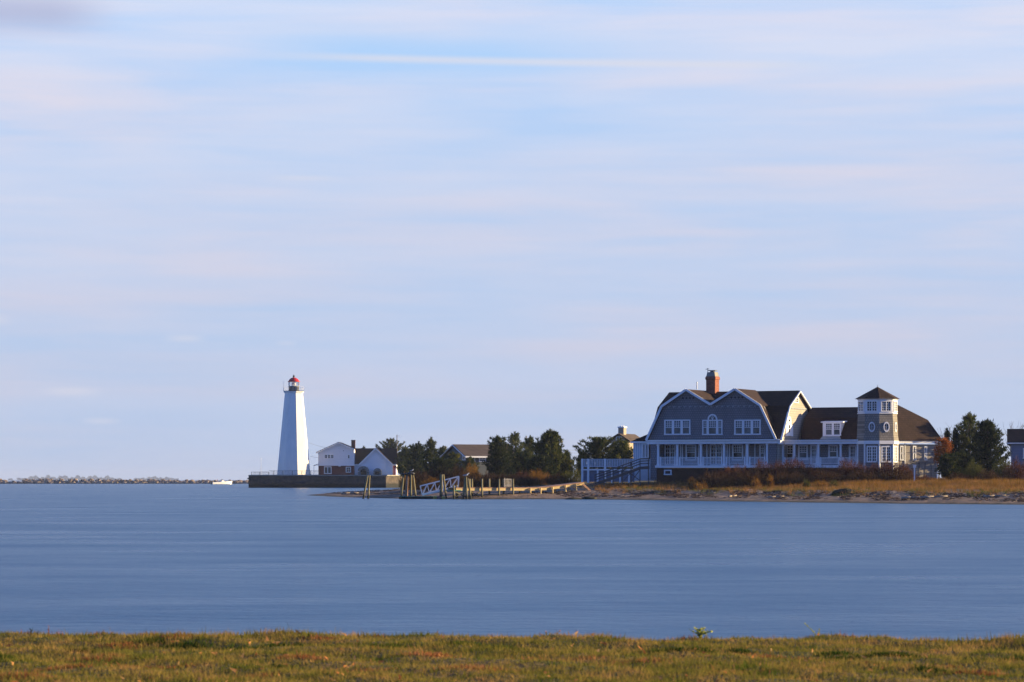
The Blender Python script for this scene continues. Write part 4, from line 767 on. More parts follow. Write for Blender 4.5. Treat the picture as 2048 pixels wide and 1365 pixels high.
# dormer
vd = vwe + .10; da, dc = U(1645.5, vd), U(1684, vd); dtop, dbot = W(844, 5, vd), W(873, 5, vd)
vt = vwe + (vwr - vwe) * .5
b = MB(); b.hexa([(da, vd, dbot), (dc - .35, vd, dbot), (dc - .35, vt, dbot), (da, vt, dbot)], [(da, vd, dtop), (dc, vd, dtop), (dc, vt + .8, dtop), (da, vt + .8, dtop)]); dm = b.build('dormer', M['trim'], t)
b = MB(); b.slab([(da - .2, vd - .25, dtop + .02), (dc + .25, vd - .25, dtop + .02), (dc + .25, vt + 1.6, dtop + .3), (da - .2, vt + 1.6, dtop + .3)], .14); b.build('dormer_roof', M['trim'], dm)
wdm = (U(1682, vd) - U(1650, vd)); window(dm, (U(1650, vd), vd, W(872, 5, vd)), fa, fn, wdm, W(845.6, 5, vd) - W(872, 5, vd), 3, 3, .15, 2, True, pane='shade', gap=.3, mun=.04)
b = MB(); b.slab([(da - .35, vwe - .05, wwe + .06), (dc - .1, vwe - .05, wwe + .06), (dc - .3, vd, dbot - .01), (da - .05, vd - .02, dbot - .01)], .05); b.build('dormer_flashing', M['flash'], dm)

# ---- octagonal tower
tu = U(1755, vw + 1.0); tv = vw + 1.0; tw = lambda py: W(py, tu, tv)
k_ = H.cy - tu * H.s + tv * H.c; R1 = 38.6 * k_ / F / .995; R2 = 42.2 * k_ / F / .995
A0 = R(-2) - R(TH) * -1 - R(0)             # vertex angle, turned into house axes
A0 = R(-2) + R(TH) - 2 * math.pi
def octo(r, a=A0): return [(tu + r * math.sin(a + i * math.pi / 4), tv - r * math.cos(a + i * math.pi / 4)) for i in range(8)]
def octa(prof, name, m, parent=t): return MB().lathe(prof, (tu, tv), 8, A0).build(name, m, parent)
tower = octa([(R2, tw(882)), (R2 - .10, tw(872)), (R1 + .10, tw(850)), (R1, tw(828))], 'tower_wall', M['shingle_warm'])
octa([(R1 + .02, tw(827.95)), (R1 + .02, tw(800))], 'lookout_wall', M['trim'])
octa([(R1 + .10, tw(828.6)), (R1 + .10, tw(826.6))], 'belt_board', M['white'])
octa([(R1 + .10, tw(800.2)), (R1 + .22, tw(798.4))], 'tower_cornice', M['white'])
octa([(R1 + .36, tw(798.6)), (R1 + .36, tw(798.0)), (.05, tw(774.3))], 'tower_roof', M['roof'])
b = MB(); b.tube((tu, tv, tw(774.6)), (tu, tv, tw(770)), .04, .02, 6); b.build('finial', M['galv'], t)
octa([(R2 + .03, tw(889)), (R2 + .03, tw(882.2))], 'tower_fascia', M['white'])
octa([(R2 - .22, tw(966)), (R2 - .22, tw(889.1))], 'tower_base_wall', M['shingle'])
for k, i in enumerate((7, 0, 1)):          # the three faces turned to the water: left, middle, right
    pass
def face(r, i):
    o = octo(r); p, q = Vector((*o[i % 8], 0)), Vector((*o[(i + 1) % 8], 0)); a = (q - p).normalized(); n = Vector((a.y, -a.x, 0)); return p, q, a, n, (q - p).length
for i in (6, 7, 0, 1):
    p, q_, a, n, ln_ = face(R1 + .02, i); mid = (p + q_) / 2
    if n.dot(mid - Vector((tu, tv, 0))) < 0: n = -n
    w_ = ln_ * .78; o = mid - a * w_ / 2; o.z = tw(824.8); window(t, o, a, n, w_, tw(802.6) - tw(824.8), 2, 4, .14, 2, False, trimm='white', mun=.05, gap=.12)
for i in (7, 0, 1):
    p, q_, a, n, ln_ = face((R1 + R2) / 2 - .08, i); mid = (p + q_) / 2; mid.z = tw(855); oval(t, mid + n * .04, a, n, .43, .66)
    p, q_, a, n, ln_ = face(R2 - .22, i); mid = (p + q_) / 2; w_ = ln_ * .74; o = mid - a * w_ / 2; o.z = tw(925.5)
    window(t, o, a, n, w_, tw(892.5) - tw(925.5), 2, 5, .16, 2, False, trimm='white', mun=.055, gap=.14, sill=False, name='french_door')
o_ = octo(R2 - .20); b = MB()
for i in (6, 7, 0, 1, 2): x, y = o_[i % 8]; b.box(x - .1, x + .1, y - .1, y + .1, tw(966), tw(889.2))
b.build('corner_board', M['white'], t)

# ---- hipped block behind the tower, turned the other way
HR = Frame(1796, 374.2, -28.0, HB); ur, wR_ = HR.U, HR.W
def loc(u, v, w):                          # its axes -> house axes
    x = HR.cx + u * HR.c + v * HR.s - H.cx; y = HR.cy - u * HR.s + v * HR.c - H.cy; return (x * H.c - y * H.s, x * H.s + y * H.c, w)
uA = ur(1874.5); uE2 = ur(1882.3); w8 = wR_(882.5, uE2); ukn = ur(1851.5, 2.2); w9 = wR_(840.5, ukn, 2.2)
uLft = ur(1779); vB = 13.0
def rc(u0, u1, v0, v1, w): return [loc(u0, v0, w), loc(u1, v0, w), loc(u1, v1, w), loc(u0, v1, w)]
um = (uLft + uE2) / 2; vm = (vB - .5) / 2
b = MB(); b.hexa(rc(uLft, uE2, -.5, vB, w8), rc(uLft + 1.0, ukn, 1.7, vB - 2.2, w9)); b.hexa(rc(uLft + 1.0, ukn, 1.7, vB - 2.2, w9 + .001), rc(ur(1753, vm) - .5, ur(1753, vm) + .5, vm - .3, vm + .3, wR_(793, 0, vm)))
b.build('hip_roof', M['roof'], t)
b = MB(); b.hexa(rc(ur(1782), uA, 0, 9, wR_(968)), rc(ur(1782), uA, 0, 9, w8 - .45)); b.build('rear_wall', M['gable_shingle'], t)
b = MB(); b.hexa(rc(-.2, uE2 - .15, -.4, .1, w8 - .32), rc(-.2, uE2 - .15, -.4, .1, w8 - .004)); b.build('eave_board', M['white'], t)
a_ = Vector((*loc(1, 0, 0)[:2], 0)) - Vector((*loc(0, 0, 0)[:2], 0)); n_ = Vector((a_.y, -a_.x, 0))
for p0, p1 in ((1799.5, 1806), (1825.3, 1831.6), (1848.3, 1853.6)):
    ua, ub = ur(p0), ur(p1); o = loc(ua, -.003, wR_(921.5, ua)); window(t, o, a_, n_, (ub - ua), wR_(892, ua) - wR_(921.5, ua), 1, 1, .15, 1, True, trimm='white')
b = MB()
for px in (1826, 1838, 1850, 1862): u_ = ur(px); b.hexa(rc(u_ - .06, u_ + .06, -.05, -.002, wR_(956)), rc(u_ - .06, u_ + .06, -.05, -.002, wR_(926)))
b.hexa(rc(ur(1822), uA, -.07, -.001, wR_(926)), rc(ur(1822), uA, -.07, -.001, wR_(924.8))); b.build('boarded_door', M['grey_wood'], t)
b = MB(); b.hexa(rc(ur(1809.5) - .05, ur(1809.5) + .05, -.1, -.002, wR_(956)), rc(ur(1809.5) - .05, ur(1809.5) + .05, -.1, -.002, wR_(886))); b.hexa(rc(uA - .16, uA + .02, -.06, -.001, wR_(966)), rc(uA - .16, uA + .02, -.06, -.001, wR_(887))); b.build('downpipe', M['white'], t)

# ---- sun room on the other end
us0, us1 = U(1266.5, 1.4), uWL - .02; ws = W(883.5, us0); v0s, v1s = 1.4, 7.5
b = MB(); b.box(us0, U(1283.5, 1.4), v0s, v0s + .25, W(962), ws); b.box(us0, us0 + .25, v0s + .26, v1s, W(962), ws); b.box(us0, us1, v1s, v1s + .25, W(962), ws); b.box(U(1283.5, 1.4), us1, v0s + .002, v0s + .25, W(962), W(918.5, us0)); b.build('sun_room_wall', M['screen'], t)
b = MB()
for px in (1267.5, 1271.5, 1275.5, 1279.5): b.box(U(px, 1.4) - .04, U(px, 1.4) + .04, v0s - .04, v0s - .001, W(940), ws)
b.build('batten', M['trim'], t)
fwin(1283.8, 1298, 887, 918, v=1.4, cols=2, rows=1, panes=2, fw=.17, sash=False, pane='clear')
b = MB(); b.hexa([(us0 - .25, v0s - .3, ws + .02), (us1, v0s - .3, ws + .02), (us1, v1s + .5, ws + .02), (us0 - .25, v1s + .5, ws + .02)], [(us1 - .2, v0s + 1.2, W(861, us1)), (us1, v0s + 1.2, W(861, us1)), (us1, v1s - 1, W(861, us1)), (us1 - .2, v1s - 1, W(861, us1))]); b.build('sun_room_roof', M['roof_dark'], t)
b = MB(); b.box(us0 - .28, us1, v0s - .34, v0s - .05, ws - .18, ws + .018); b.build('gutter', M['white'], t)

# ------------------------------------------------------------------ raised deck with pale screen fence beside the house
DK = Frame(1163.5, 372, 12, HB); dU, dW = DK.U, DK.W
t = DK.root('raised_deck', 'pale blue raised deck with picket balustrade beside the big house', 'deck')
ud = dU(1268); 
b = MB(); b.box(0, ud, 0, 6, dW(941), dW(938.6)); b.box(0, ud, -.1, -.002, dW(941.4), dW(939)); b.build('deck_floor', M['trim'], t)
b = MB(); b.box(0, ud, -.06, -.001, dW(934.6), dW(933)); b.box(0, ud, -.08, .02, dW(919.6), dW(918.4)); x = 0.06
while x < ud: b.box(x, x + .15, -.03, .0, dW(932.9), dW(919.7)); x += .22
b.build('balustrade', M['screen'], t)
b = MB(); b.box(.05, ud, .3, .4, dW(964), dW(941.5)); b.build('skirt_boards', M['bluewall'], t)
for px in (1164.5, 1176.5, 1195.5, 1210, 1224, 1240, 1258): u_ = dU(px); b = MB(); b.box(u_ - .13, u_ + .13, -.12, .14, dW(966), dW(918)) if px in (1164.5, 1176.5, 1210) else b.box(u_ - .1, u_ + .1, -.11, .1, dW(966), dW(941.5)); b.build('post', M['trim'], t)

# ------------------------------------------------------------------ timber ramp from the pier to the house
RD = 361.0
def rp(px, py, D=RD): return P(px, py, D)
o0 = rp(1188, 968); t = thing('boardwalk_ramp', 'dark weathered timber ramp with three rail handrails rising to the house', 'ramp', (o0.x, RD, gz(o0.x, RD)))
def L_(px, py, dy=0): q = P(px, py, RD + dy); return (q.x - t.location.x, q.y - t.location.y, q.z - t.location.z)
pts = [(1168, 970), (1190, 966), (1236, 950), (1281, 933.5), (1299, 932.5)]
b = MB()
for i in range(4):
    a, c = pts[i], pts[i + 1]; A_, C_ = Vector(L_(*a)), Vector(L_(*c)); b.hexa([A_ + Vector((0, 0, -.12)), C_ + Vector((0, 0, -.12)), C_ + Vector((0, 1.7, -.12)), A_ + Vector((0, 1.7, -.12))], [A_, C_, C_ + Vector((0, 1.7, 0)), A_ + Vector((0, 1.7, 0))])
b.build('walkway', M['deck_wood'], t)
b = MB()
for i in range(1, 4): b.bar(Vector(L_(*pts[i])) + Vector((0, -.03, -.2)), Vector(L_(*pts[i + 1])) + Vector((0, -.03, -.2)), .06, .34)
b.build('stringer', M['ramp_wood'], t)
for dy in (0, 1.65):
    b = MB()
    for up in (5.5, 10.5, 15.5):
        for i in range(1, 4): a, c = pts[i], pts[i + 1]; b.bar(L_(a[0], a[1] - up, dy), L_(c[0], c[1] - up, dy), .06, .13)
    b.build('handrail', M['ramp_wood'], t)
    for px, py in ((1190, 966), (1208, 960), (1226, 953.5), (1245, 947), (1262, 940.5), (1280, 934), (1297, 932.5)):
        top = L_(px, py - 16.5, dy); b = MB(); b.bar((top[0], top[1] - .07, gz(top[0] + t.location.x, RD) - t.location.z - .3), (top[0], top[1] - .07, top[2]), .13); b.build('post', M['ramp_wood'], t)
b = MB()
for a, c in (((1208, 964), (1226, 958)), ((1245, 965), (1262, 945)), ((1262, 965), (1280, 940)), ((1280, 962), (1262, 948))): b.bar(L_(*a, 1.6), L_(*c, 1.6), .09)
b.build('brace', M['ramp_wood'], t)

# ------------------------------------------------------------------ pier
al = 33.0; PB = Frame(905, 343.5, -al, 0.0); pU, pW = PB.U, PB.W
t = PB.root('pier', 'long low timber pier running from pilings in the water up onto the beach', 'pier')
zd = lambda px: 1.42 + max(0, (px - 1090) / 80.0) * .55 + max(0, px - 1060) / 120 * .12
PWD = 1.9
b = MB(); brk = [912, 1000, 1060, 1092, 1130, 1168]
for i in range(5):
    a, c = brk[i], brk[i + 1]; ua, ub = pU(a), pU(c); b.hexa([(ua, -.05, zd(a) - .09), (ub, -.05, zd(c) - .09), (ub, PWD + .05, zd(c) - .09), (ua, PWD + .05, zd(a) - .09)], [(ua, -.05, zd(a)), (ub, -.05, zd(c)), (ub, PWD + .05, zd(c)), (ua, PWD + .05, zd(a))])
b.build('deck', M['deck_wood'], t)
for v_ in (-.02, PWD - .1):
    b = MB()
    for i in range(5):
        a, c = brk[i], brk[i + 1]; ua, ub = pU(a), pU(c); b.hexa([(ua, v_, zd(a) - .40), (ub, v_, zd(c) - .40), (ub, v_ + .1, zd(c) - .40), (ua, v_ + .1, zd(a) - .40)], [(ua, v_, zd(a) - .091), (ub, v_, zd(c) - .091), (ub, v_ + .1, zd(c) - .091), (ua, v_ + .1, zd(a) - .091)])
    b.build('side_beam', M['pier_wood'], t)
def pile(px, top, v_, m='piling', r=.125, lean=0):
    u_ = pU(px, v_); x = PB.cx + u_ * PB.c + v_ * PB.s; y = PB.cy - u_ * PB.s + v_ * PB.c; g_ = min(-.6, gz(x, y) - .4) if gz(x, y) < .1 else gz(x, y) - .4
    b = MB(); zt = top if top is not None else zd(px) - .1; b.tube((u_ + lean, v_, g_), (u_, v_, zt), r, r * .88, 9); b.build('piling', M[m], t); return u_
ptop = lambda py, u=0, v=0: pW(py, u, v)
for px in (939.5, 964, 998, 1026): pile(px, ptop(958.2, pU(px)), -.22)
for px in (944, 978.5, 1007): pile(px, ptop(958, pU(px), PWD) , PWD + .2)
for px in (907, 913): pile(px, zd(px) + .3, -.2 if px == 907 else PWD, lean=.1)
for px in (1060.5, 1081, 1105, 1131, 1152): pile(px, None, -.16, 'pier_wood', .13)
for px in (1039, 1085, 1110, 1137): pile(px, None, PWD + .1, 'pier_wood', .12)
b = MB()
for a, c in (((908, .2), (936, 1.0)), ((908, 1.0), (936, .15)), ((942, .15), (962, .95)), ((942, .95), (962, .15))): b.bar((pU(a[0]), .1, a[1]), (pU(c[0]), .1, c[1]), .11)
b.build('cross_brace', M['piling'], t)
b = MB(); ug, ug1 = pU(1008, PWD), pU(1022, PWD); x = ug; zb_ = zd(1000)
while x < ug1: b.bar((x, PWD - .1, zb_ + .02), (x + .05, PWD - .1, pW(956.5, x, PWD) + random.uniform(-.1, .05)), .055, .03); x += .19
for z in (zb_ + .25, pW(959.5, ug, PWD)): b.bar((ug - .05, PWD - .06, z), (ug1, PWD - .06, z + .03), .04, .07)
b.build('slatted_gate', mat('bleached_slats', (.55, .52, .45), .8, .1, 3), t)
b = MB(); b.box(pU(908), pU(921), -.08, PWD, 1.0, 1.12); b.build('landing_stage', M['green_paint'], t)
# beach steps at the landward end
b = MB(); u0_ = pU(1157); 
for k in range(5):
    z = zd(1160) - .14 - .17 * k; u_ = u0_ + .2 * k; b.box(u_, u_ + .3, -.9, -.06, z - .05, z)
b.build('beach_steps', M['pier_wood'], t); b = MB(); b.bar((u0_, -.95, zd(1160) - .2), (u0_ + 1.25, -.95, zd(1160) - 1.1), .05, .22); b.build('step_stringer', M['deck_wood'], t)

# ------------------------------------------------------------------ mooring dolphins, float, gangway
def dolphin(label, D, piles, capm=None):
    x0 = X(piles[0][0], D); t = thing('mooring_dolphin', label, 'pilings', (x0, D, 0), 0, 'clustered mooring pilings off the pier')
    for i, (pa, ya, pb_, yb, m, r) in enumerate(piles):
        dy = (i % 2) * .45; a = P(pa, ya, D + dy); c = P(pb_, yb, D + dy); c.z = 0.0; d = (c - a).normalized(); c2 = a + d * ((a.z + 1.0) / -d.z); b = MB(); b.tube(c2 - Vector((x0, D, 0)), a - Vector((x0, D, 0)), r, r * .9, 9); o = b.build('piling', M[m], t)
        if m == 'rust': o['label'] = 'rusty steel pile'
    return t
d1 = dolphin('pair of leaning mooring pilings standing alone off the sand spit', 352, [(735, 951.5, 726.5, 999, 'piling', .125), (739, 951, 736.5, 999, 'piling', .125)])
d2 = dolphin('mooring cluster with one rusty steel pile and a dark rope wrapped head', 350, [(807, 949, 802.5, 999, 'piling', .125), (814, 949.5, 813, 999, 'rust', .17), (822, 948, 822, 999, 'piling', .125), (826, 949, 832, 999, 'piling', .125)])
b = MB(); b.lathe([(.3, Z(951.5, 350)), (.5, Z(948.5, 350)), (.42, Z(946, 350)), (.2, Z(944.4, 350))], (X(822, 350) - d2.location.x, .3), 9); b.lathe([(.35, Z(951, 350)), (.45, Z(948, 350)), (.3, Z(946.5, 350))], (X(808, 350) - d2.location.x, .2), 8); b.build('rope_wrapping', M['black'], d2)
d3 = dolphin('mooring cluster of three pilings crossing in front of the gangway', 346, [(883.5, 949.5, 883, 999, 'piling', .13), (886.5, 949.5, 892.5, 999, 'piling', .13), (881.5, 950, 880.5, 999, 'piling', .11)])
d4 = dolphin('mooring cluster topped by a gull at the seaward end of the pier', 342.5, [(932, 954.5, 933.5, 999, 'piling', .125), (936.5, 957.5, 941.5, 999, 'piling', .125), (930.5, 955.5, 926.5, 999, 'piling', .11)])
FD = 347.5; t = thing('floating_dock', 'low dark floating dock between the mooring pilings', 'floating dock', (X(842, FD), FD, 0))
ha = (X(888, FD) - X(800, FD)) / 2; b = MB(); b.box(-ha, ha - .9, -.2, 2.0, -.25, .26); b.build('float_hull', M['weedrock'], t); b = MB(); b.box(-ha + .02, ha - .92, -.22, 2.02, .262, .34); b.build('dock_deck', M['green_paint'], t)
for k, (px, m) in enumerate(((870, 'yellow'), (878, 'rust'), (887, 'yellow'))):
    t = thing('mooring_drum', ['faded yellow float drum nearest the gangway foot', 'rust brown float drum between the two yellow ones', 'faded yellow float drum nearest the pier'][k], 'drum', (X(px, 345.2), 345.2, 0), 0, 'float drums under the gangway')
    b = MB(); b.lathe([(.22, -.1), (.24, .0), (.24, .28), (.20, .32)], n=12); b.build('drum_body', M[m], t); b = MB(); b.lathe([(.255, .10), (.255, .16)], n=12); b.build('hoop', M['black'], t)
# gangway truss
GD = 348.0; t = thing('gangway', 'white aluminium truss gangway sloping from the pier down to the float', 'gangway', (X(842, GD), GD, 0))
def G(px, py, dy=0): q = P(px, py, GD + dy); return (q.x - t.location.x, dy, q.z)
def side(dy, s=0, sy=0):
    b = MB(); A1, A2, B1, B2 = G(845 + s, 990.5 + sy, dy), G(917 + s, 973.5 + sy, dy), G(841 + s, 973 + sy, dy), G(918.5 + s, 953.8 + sy, dy); A1, A2, B1, B2 = map(Vector, (A1, A2, B1, B2))
    b.bar(A1, A2, .11, .2); b.bar(B1, B2, .08); n = 5
    b.bar(A1, B1, .07); b.bar(A2, B2, .07)
    for i in range(n):
        p, q_ = A1.lerp(A2, i / n), B1.lerp(B2, (i + .9) / n); b.bar(p, q_, .06); b.bar(q_, A1.lerp(A2, min(1, (i + 1) / n)), .05)
    b.build('truss_side', M['alu'], t)
side(0, 0, 0); side(1.2, -1, -1)
b = MB(); A1, A2 = Vector(G(845, 991, 0)), Vector(G(917, 974, 0)); n = 14
b.hexa([A1 + Vector((0, .06, -.05)), A2 + Vector((0, .06, -.05)), A2 + Vector((0, 1.14, -.05)), A1 + Vector((0, 1.14, -.05))], [A1 + Vector((0, .06, 0)), A2 + Vector((0, .06, 0)), A2 + Vector((0, 1.14, 0)), A1 + Vector((0, 1.14, 0))]); b.build('walkway', M['alu'], t)
b = MB(); b.bar(G(861, 991, .5), G(860, 1002, .5), .07); b.build('support_leg', M['rust'], t)

def gull(px, py, D, label, sc_=1.0, flip=1):
    q = P(px, py, D); t = thing('gull', label, 'gull', (q.x, q.y, q.z))
    t.scale = (sc_ * flip, sc_, sc_)
    b = MB(); rings = [(-.30, .14, .012), (-.20, .14, .045), (-.05, .17, .085), (.10, .21, .085), (.18, .26, .06), (.22, .32, .045), (.26, .36, .042), (.31, .36, .02)]; N = 10
    for x, z, r in rings:
        for i in range(N): a = 2 * math.pi * i / N; b.v.append((x, r * math.cos(a), z + r * math.sin(a)))
    for k in range(len(rings) - 1):
        for i in range(N): j = (i + 1) % N; b.f.append((k * N + i, k * N + j, (k + 1) * N + j, (k + 1) * N + i))
    b.f.append(tuple(range(N))); b.f.append(tuple(range((len(rings) - 1) * N, len(rings) * N))); b.build('body', M['gull'], t, True)
    for s in (-1, 1):
        b = MB(); b.hexa([(-.38, s * .03, .15), (.08, s * .10, .14), (.08, s * .09, .25), (-.2, s * .06, .24)], [(-.38, s * .04, .152), (.08, s * .115, .142), (.08, s * .10, .252), (-.2, s * .075, .242)]); b.build('wing', M['gullgrey'], t)
        b = MB(); b.tube((0, s * .03, 0), (0, s * .03, .1), .008, .008, 5); b.build('leg', M['yellow'], t)
    b = MB(); b.tube((.30, 0, .36), (.37, 0, .345), .014, .004, 6); b.build('beak', M['yellow'], t)
gull(932, 954.3, 342.5, 'white and grey gull perched on the piling at the seaward end of the pier', 1.25)
gull(823.5, 943.8, 350.2, 'small gull perched on the dark rope wrapped mooring head', .8)

# ------------------------------------------------------------------ houses in the background
HG = Frame(932.5, 520, -26, 2.3); gU, gW = HG.U, HG.W; t = HG.root('grey_cottage', 'grey cottage with brown roof half hidden behind the evergreens', 'house')
vL = HG.V(888.5); ue = gU(1032); we_, wr_ = gW(908.6), gW(889.3, 3, vL / 2); vmid = vL / 2
g = [(0, gW(962)), (0, we_), (vmid, wr_), (vL, we_), (vL, gW(962))]
MB().hexa([(0.02, a, c - (.15 if 0 < i < 4 else 0)) for i, (a, c) in enumerate(g)], [(ue, a, c - (.15 if 0 < i < 4 else 0)) for i, (a, c) in enumerate(g)]).build('wall', M['greywall'], t)
b = MB(); b.slab([(-.5, -.6, we_ - .35), (ue + .4, -.6, we_ - .35), (ue + .4, vmid, wr_), (-.5, vmid, wr_)], .2); b.slab([(ue + .4, vL + .6, we_ - .35), (-.5, vL + .6, we_ - .35), (-.5, vmid, wr_), (ue + .4, vmid, wr_)], .2); rf = b.build('roof', M['roof_grey'], t)
b = MB(); b.bar((-.53, -.6, we_ - .5), (-.53, vmid, wr_ - .14), .08, .25, (1, 0, 0)); b.bar((-.53, vL + .6, we_ - .5), (-.53, vmid, wr_ - .14), .08, .25, (1, 0, 0)); b.bar((-.5, -.72, we_ - .52), (ue + .4, -.72, we_ - .52), .10, .30); b.build('rake_board', M['white'], rf)
window(t, (0.02, HG.V(925), gW(921)), (0, -1, 0), (-1, 0, 0), 1.3, 1.0, 1, 1, .12, 1, False)
for px in (936, 958): window(t, (gU(px), .0, gW(924)), fa, fn, 1.4, .8, 2, 2, .13, 1, True)

HC = Frame(1222.5, 470, 20, 2.3); cU, cW = HC.U, HC.W; t = HC.root('tan_cottage', 'tan house with a single broad chimney behind the upswept pine', 'house')
u1_ = cU(1254.5); um_ = u1_ / 2; g = [(0, cW(955)), (0, cW(881.5)), (um_, cW(870.4)), (u1_, cW(883.5)), (u1_, cW(955))]
MB().hexa([(a, 0, c) for a, c in g], [(a, 8, c) for a, c in g]).build('wall', M['tanwall'], t)
b = MB(); b.slab([(-.5, -.4, cW(882.8)), (um_, -.4, cW(869.6)), (um_, 8.4, cW(869.6)), (-.5, 8.4, cW(882.8))], -.2); b.slab([(um_, -.41, cW(869.6)), (u1_ + .5, -.41, cW(884.4)), (u1_ + .5, 8.4, cW(884.4)), (um_, 8.4, cW(869.6))], -.2)
b.box(cU(1200), u1_ + 1.6, 4.4, 4.8, cW(884), cW(877.5)); b.slab([(cU(1200), 2.2, cW(884)), (cU(1273, 4), 2.2, cW(884)), (cU(1273, 4), 5, cW(876.3)), (cU(1200), 5, cW(876.3))], .2); b.build('roof', M['roof_grey'], t)
a, c = cU(1237.5, 1.5), cU(1248.5, 1.5); b = MB(); b.box(a, c, 1.2, 2.6, cW(876), cW(856)); ch = b.build('chimney', M['tanwall'], t); b = MB(); b.box(a - .1, c + .1, 1.1, 2.7, cW(855.95), cW(853.6)); b.box(a + .15, a + .4, 1.6, 2.0, cW(853.5), cW(852)); b.box(c - .4, c - .15, 1.6, 2.0, cW(853.5), cW(852)); b.build('chimney_cap', M['white'], ch)
window(t, (um_ - .5, -.003, cW(881)), fa, fn, 1.0, .6, 2, 1, .1, 1, False, trimm='white')

HQ = Frame(2022, 372, 10, 2.2); qU, qW = HQ.U, HQ.W; t = HQ.root('blue_outbuilding', 'blue grey clapboard outbuilding with a dark roof at the edge of the dune', 'house')
ue = 8.0; MB().box(0, ue, 0, 7, qW(965), qW(887)).build('wall', M['bluewall'], t)
b = MB(); b.slab([(qU(2014), -.4, qW(886.3)), (ue + .4, -.4, qW(886.3)), (ue + .4, 3.5, qW(857.3)), (qU(2014), 3.5, qW(857.3))], .2); b.slab([(ue + .4, 7.4, qW(886.3)), (qU(2014), 7.4, qW(886.3)), (qU(2014), 3.5, qW(857.3)), (ue + .4, 3.5, qW(857.3))], .2); rf = b.build('roof', M['roof_dark'], t)
b = MB(); b.box(qU(2014), ue + .3, -.45, -.38, qW(888.2), qW(886)); b.build('gutter', M['white'], rf)
b = MB(); b.bar((qU(2021), -.1, qW(912)), (qU(2021), -.1, qW(888)), .1); b.bar((qU(2021) - .0, -.1, qW(893)), (qU(2015.5), -.1, qW(888.4)), .12); b.build('eave_bracket', M['black'], t)
window(t, (qU(2046), -.003, qW(918)), fa, fn, 1.2, 1.4, 2, 2, .15, 1, True, trimm='white')

# utility poles and wires
def upole(px, py, D, label):
    g_ = gz(X(px, D), D); t = thing('utility_pole', label, 'utility pole', (X(px, D), D, max(g_, 0)), 0, 'utility poles along the point'); h = Z(py, D) - max(g_, 0)
    b = MB(); b.tube((0, 0, -.5), (0, 0, h), .17, .12, 8); b.build('pole', M['grey_wood'], t); b = MB(); b.bar((-.1, 0, h - .5), (1.2, 0, h - .35), .08); b.build('lamp_arm', M['alu'], t)
upole(794, 870, 872, 'wooden utility pole rising above the trees beside the white house')
upole(1052.5, 872, 520, 'wooden utility pole between the tall evergreens behind the pier')
def wire(name, label, pts, r=.03):
    b = MB()
    for i in range(len(pts) - 1):
        a, c = Vector(pts[i]), Vector(pts[i + 1])
        for k in range(6):
            f0, f1 = k / 6, (k + 1) / 6; sag = lambda f: -4 * f * (1 - f) * (a - c).length * .012
            b.bar(a.lerp(c, f0) + Vector((0, 0, sag(f0))), a.lerp(c, f1) + Vector((0, 0, sag(f1))), r)
    tag(b.build(name, M['galv']), label, 'wire')
wire('power_line', 'thin overhead wire from the lighthouse to the white house roof', [tuple(P(618, 886.5, 850)), tuple(P(652, 896, 853))], .05)
wire('power_line', 'lower thin wire from the lighthouse to the white house wall', [tuple(P(620, 912.5, 850)), tuple(P(636, 916, 853))], .05)
for k, (y0_, y1_, lb) in enumerate(((896, 901, 'topmost overhead wire between the evergreens and the upswept pine'), (902, 906, 'middle overhead wire between the evergreens and the upswept pine'), (909, 911, 'lowest overhead wire between the evergreens and the upswept pine'))):
    wire('power_line', lb, [tuple(P(1053, y0_ - 2, 520)), tuple(P(1240, y1_, 540))], .04)

# bird box on a post
t = thing('bird_box', 'white bird box on a tall post in front of the garage wall', 'bird box', (X(1829, 340), 340, gz(X(1829, 340), 340)))
hh = Z(936, 340) - t.location.z; b = MB(); b.box(-.07, .07, -.07, .07, -.3, hh); b.build('post', M['white'], t)
b = MB(); b.box(-.16, .16, -.14, .14, hh, hh + .36); b.build('box', M['white'], t); b = MB(); b.slab([(-.24, -.2, hh + .40), (.24, -.2, hh + .30), (.24, .2, hh + .30), (-.24, .2, hh + .40)], .04); b.build('lid', M['white'], t)

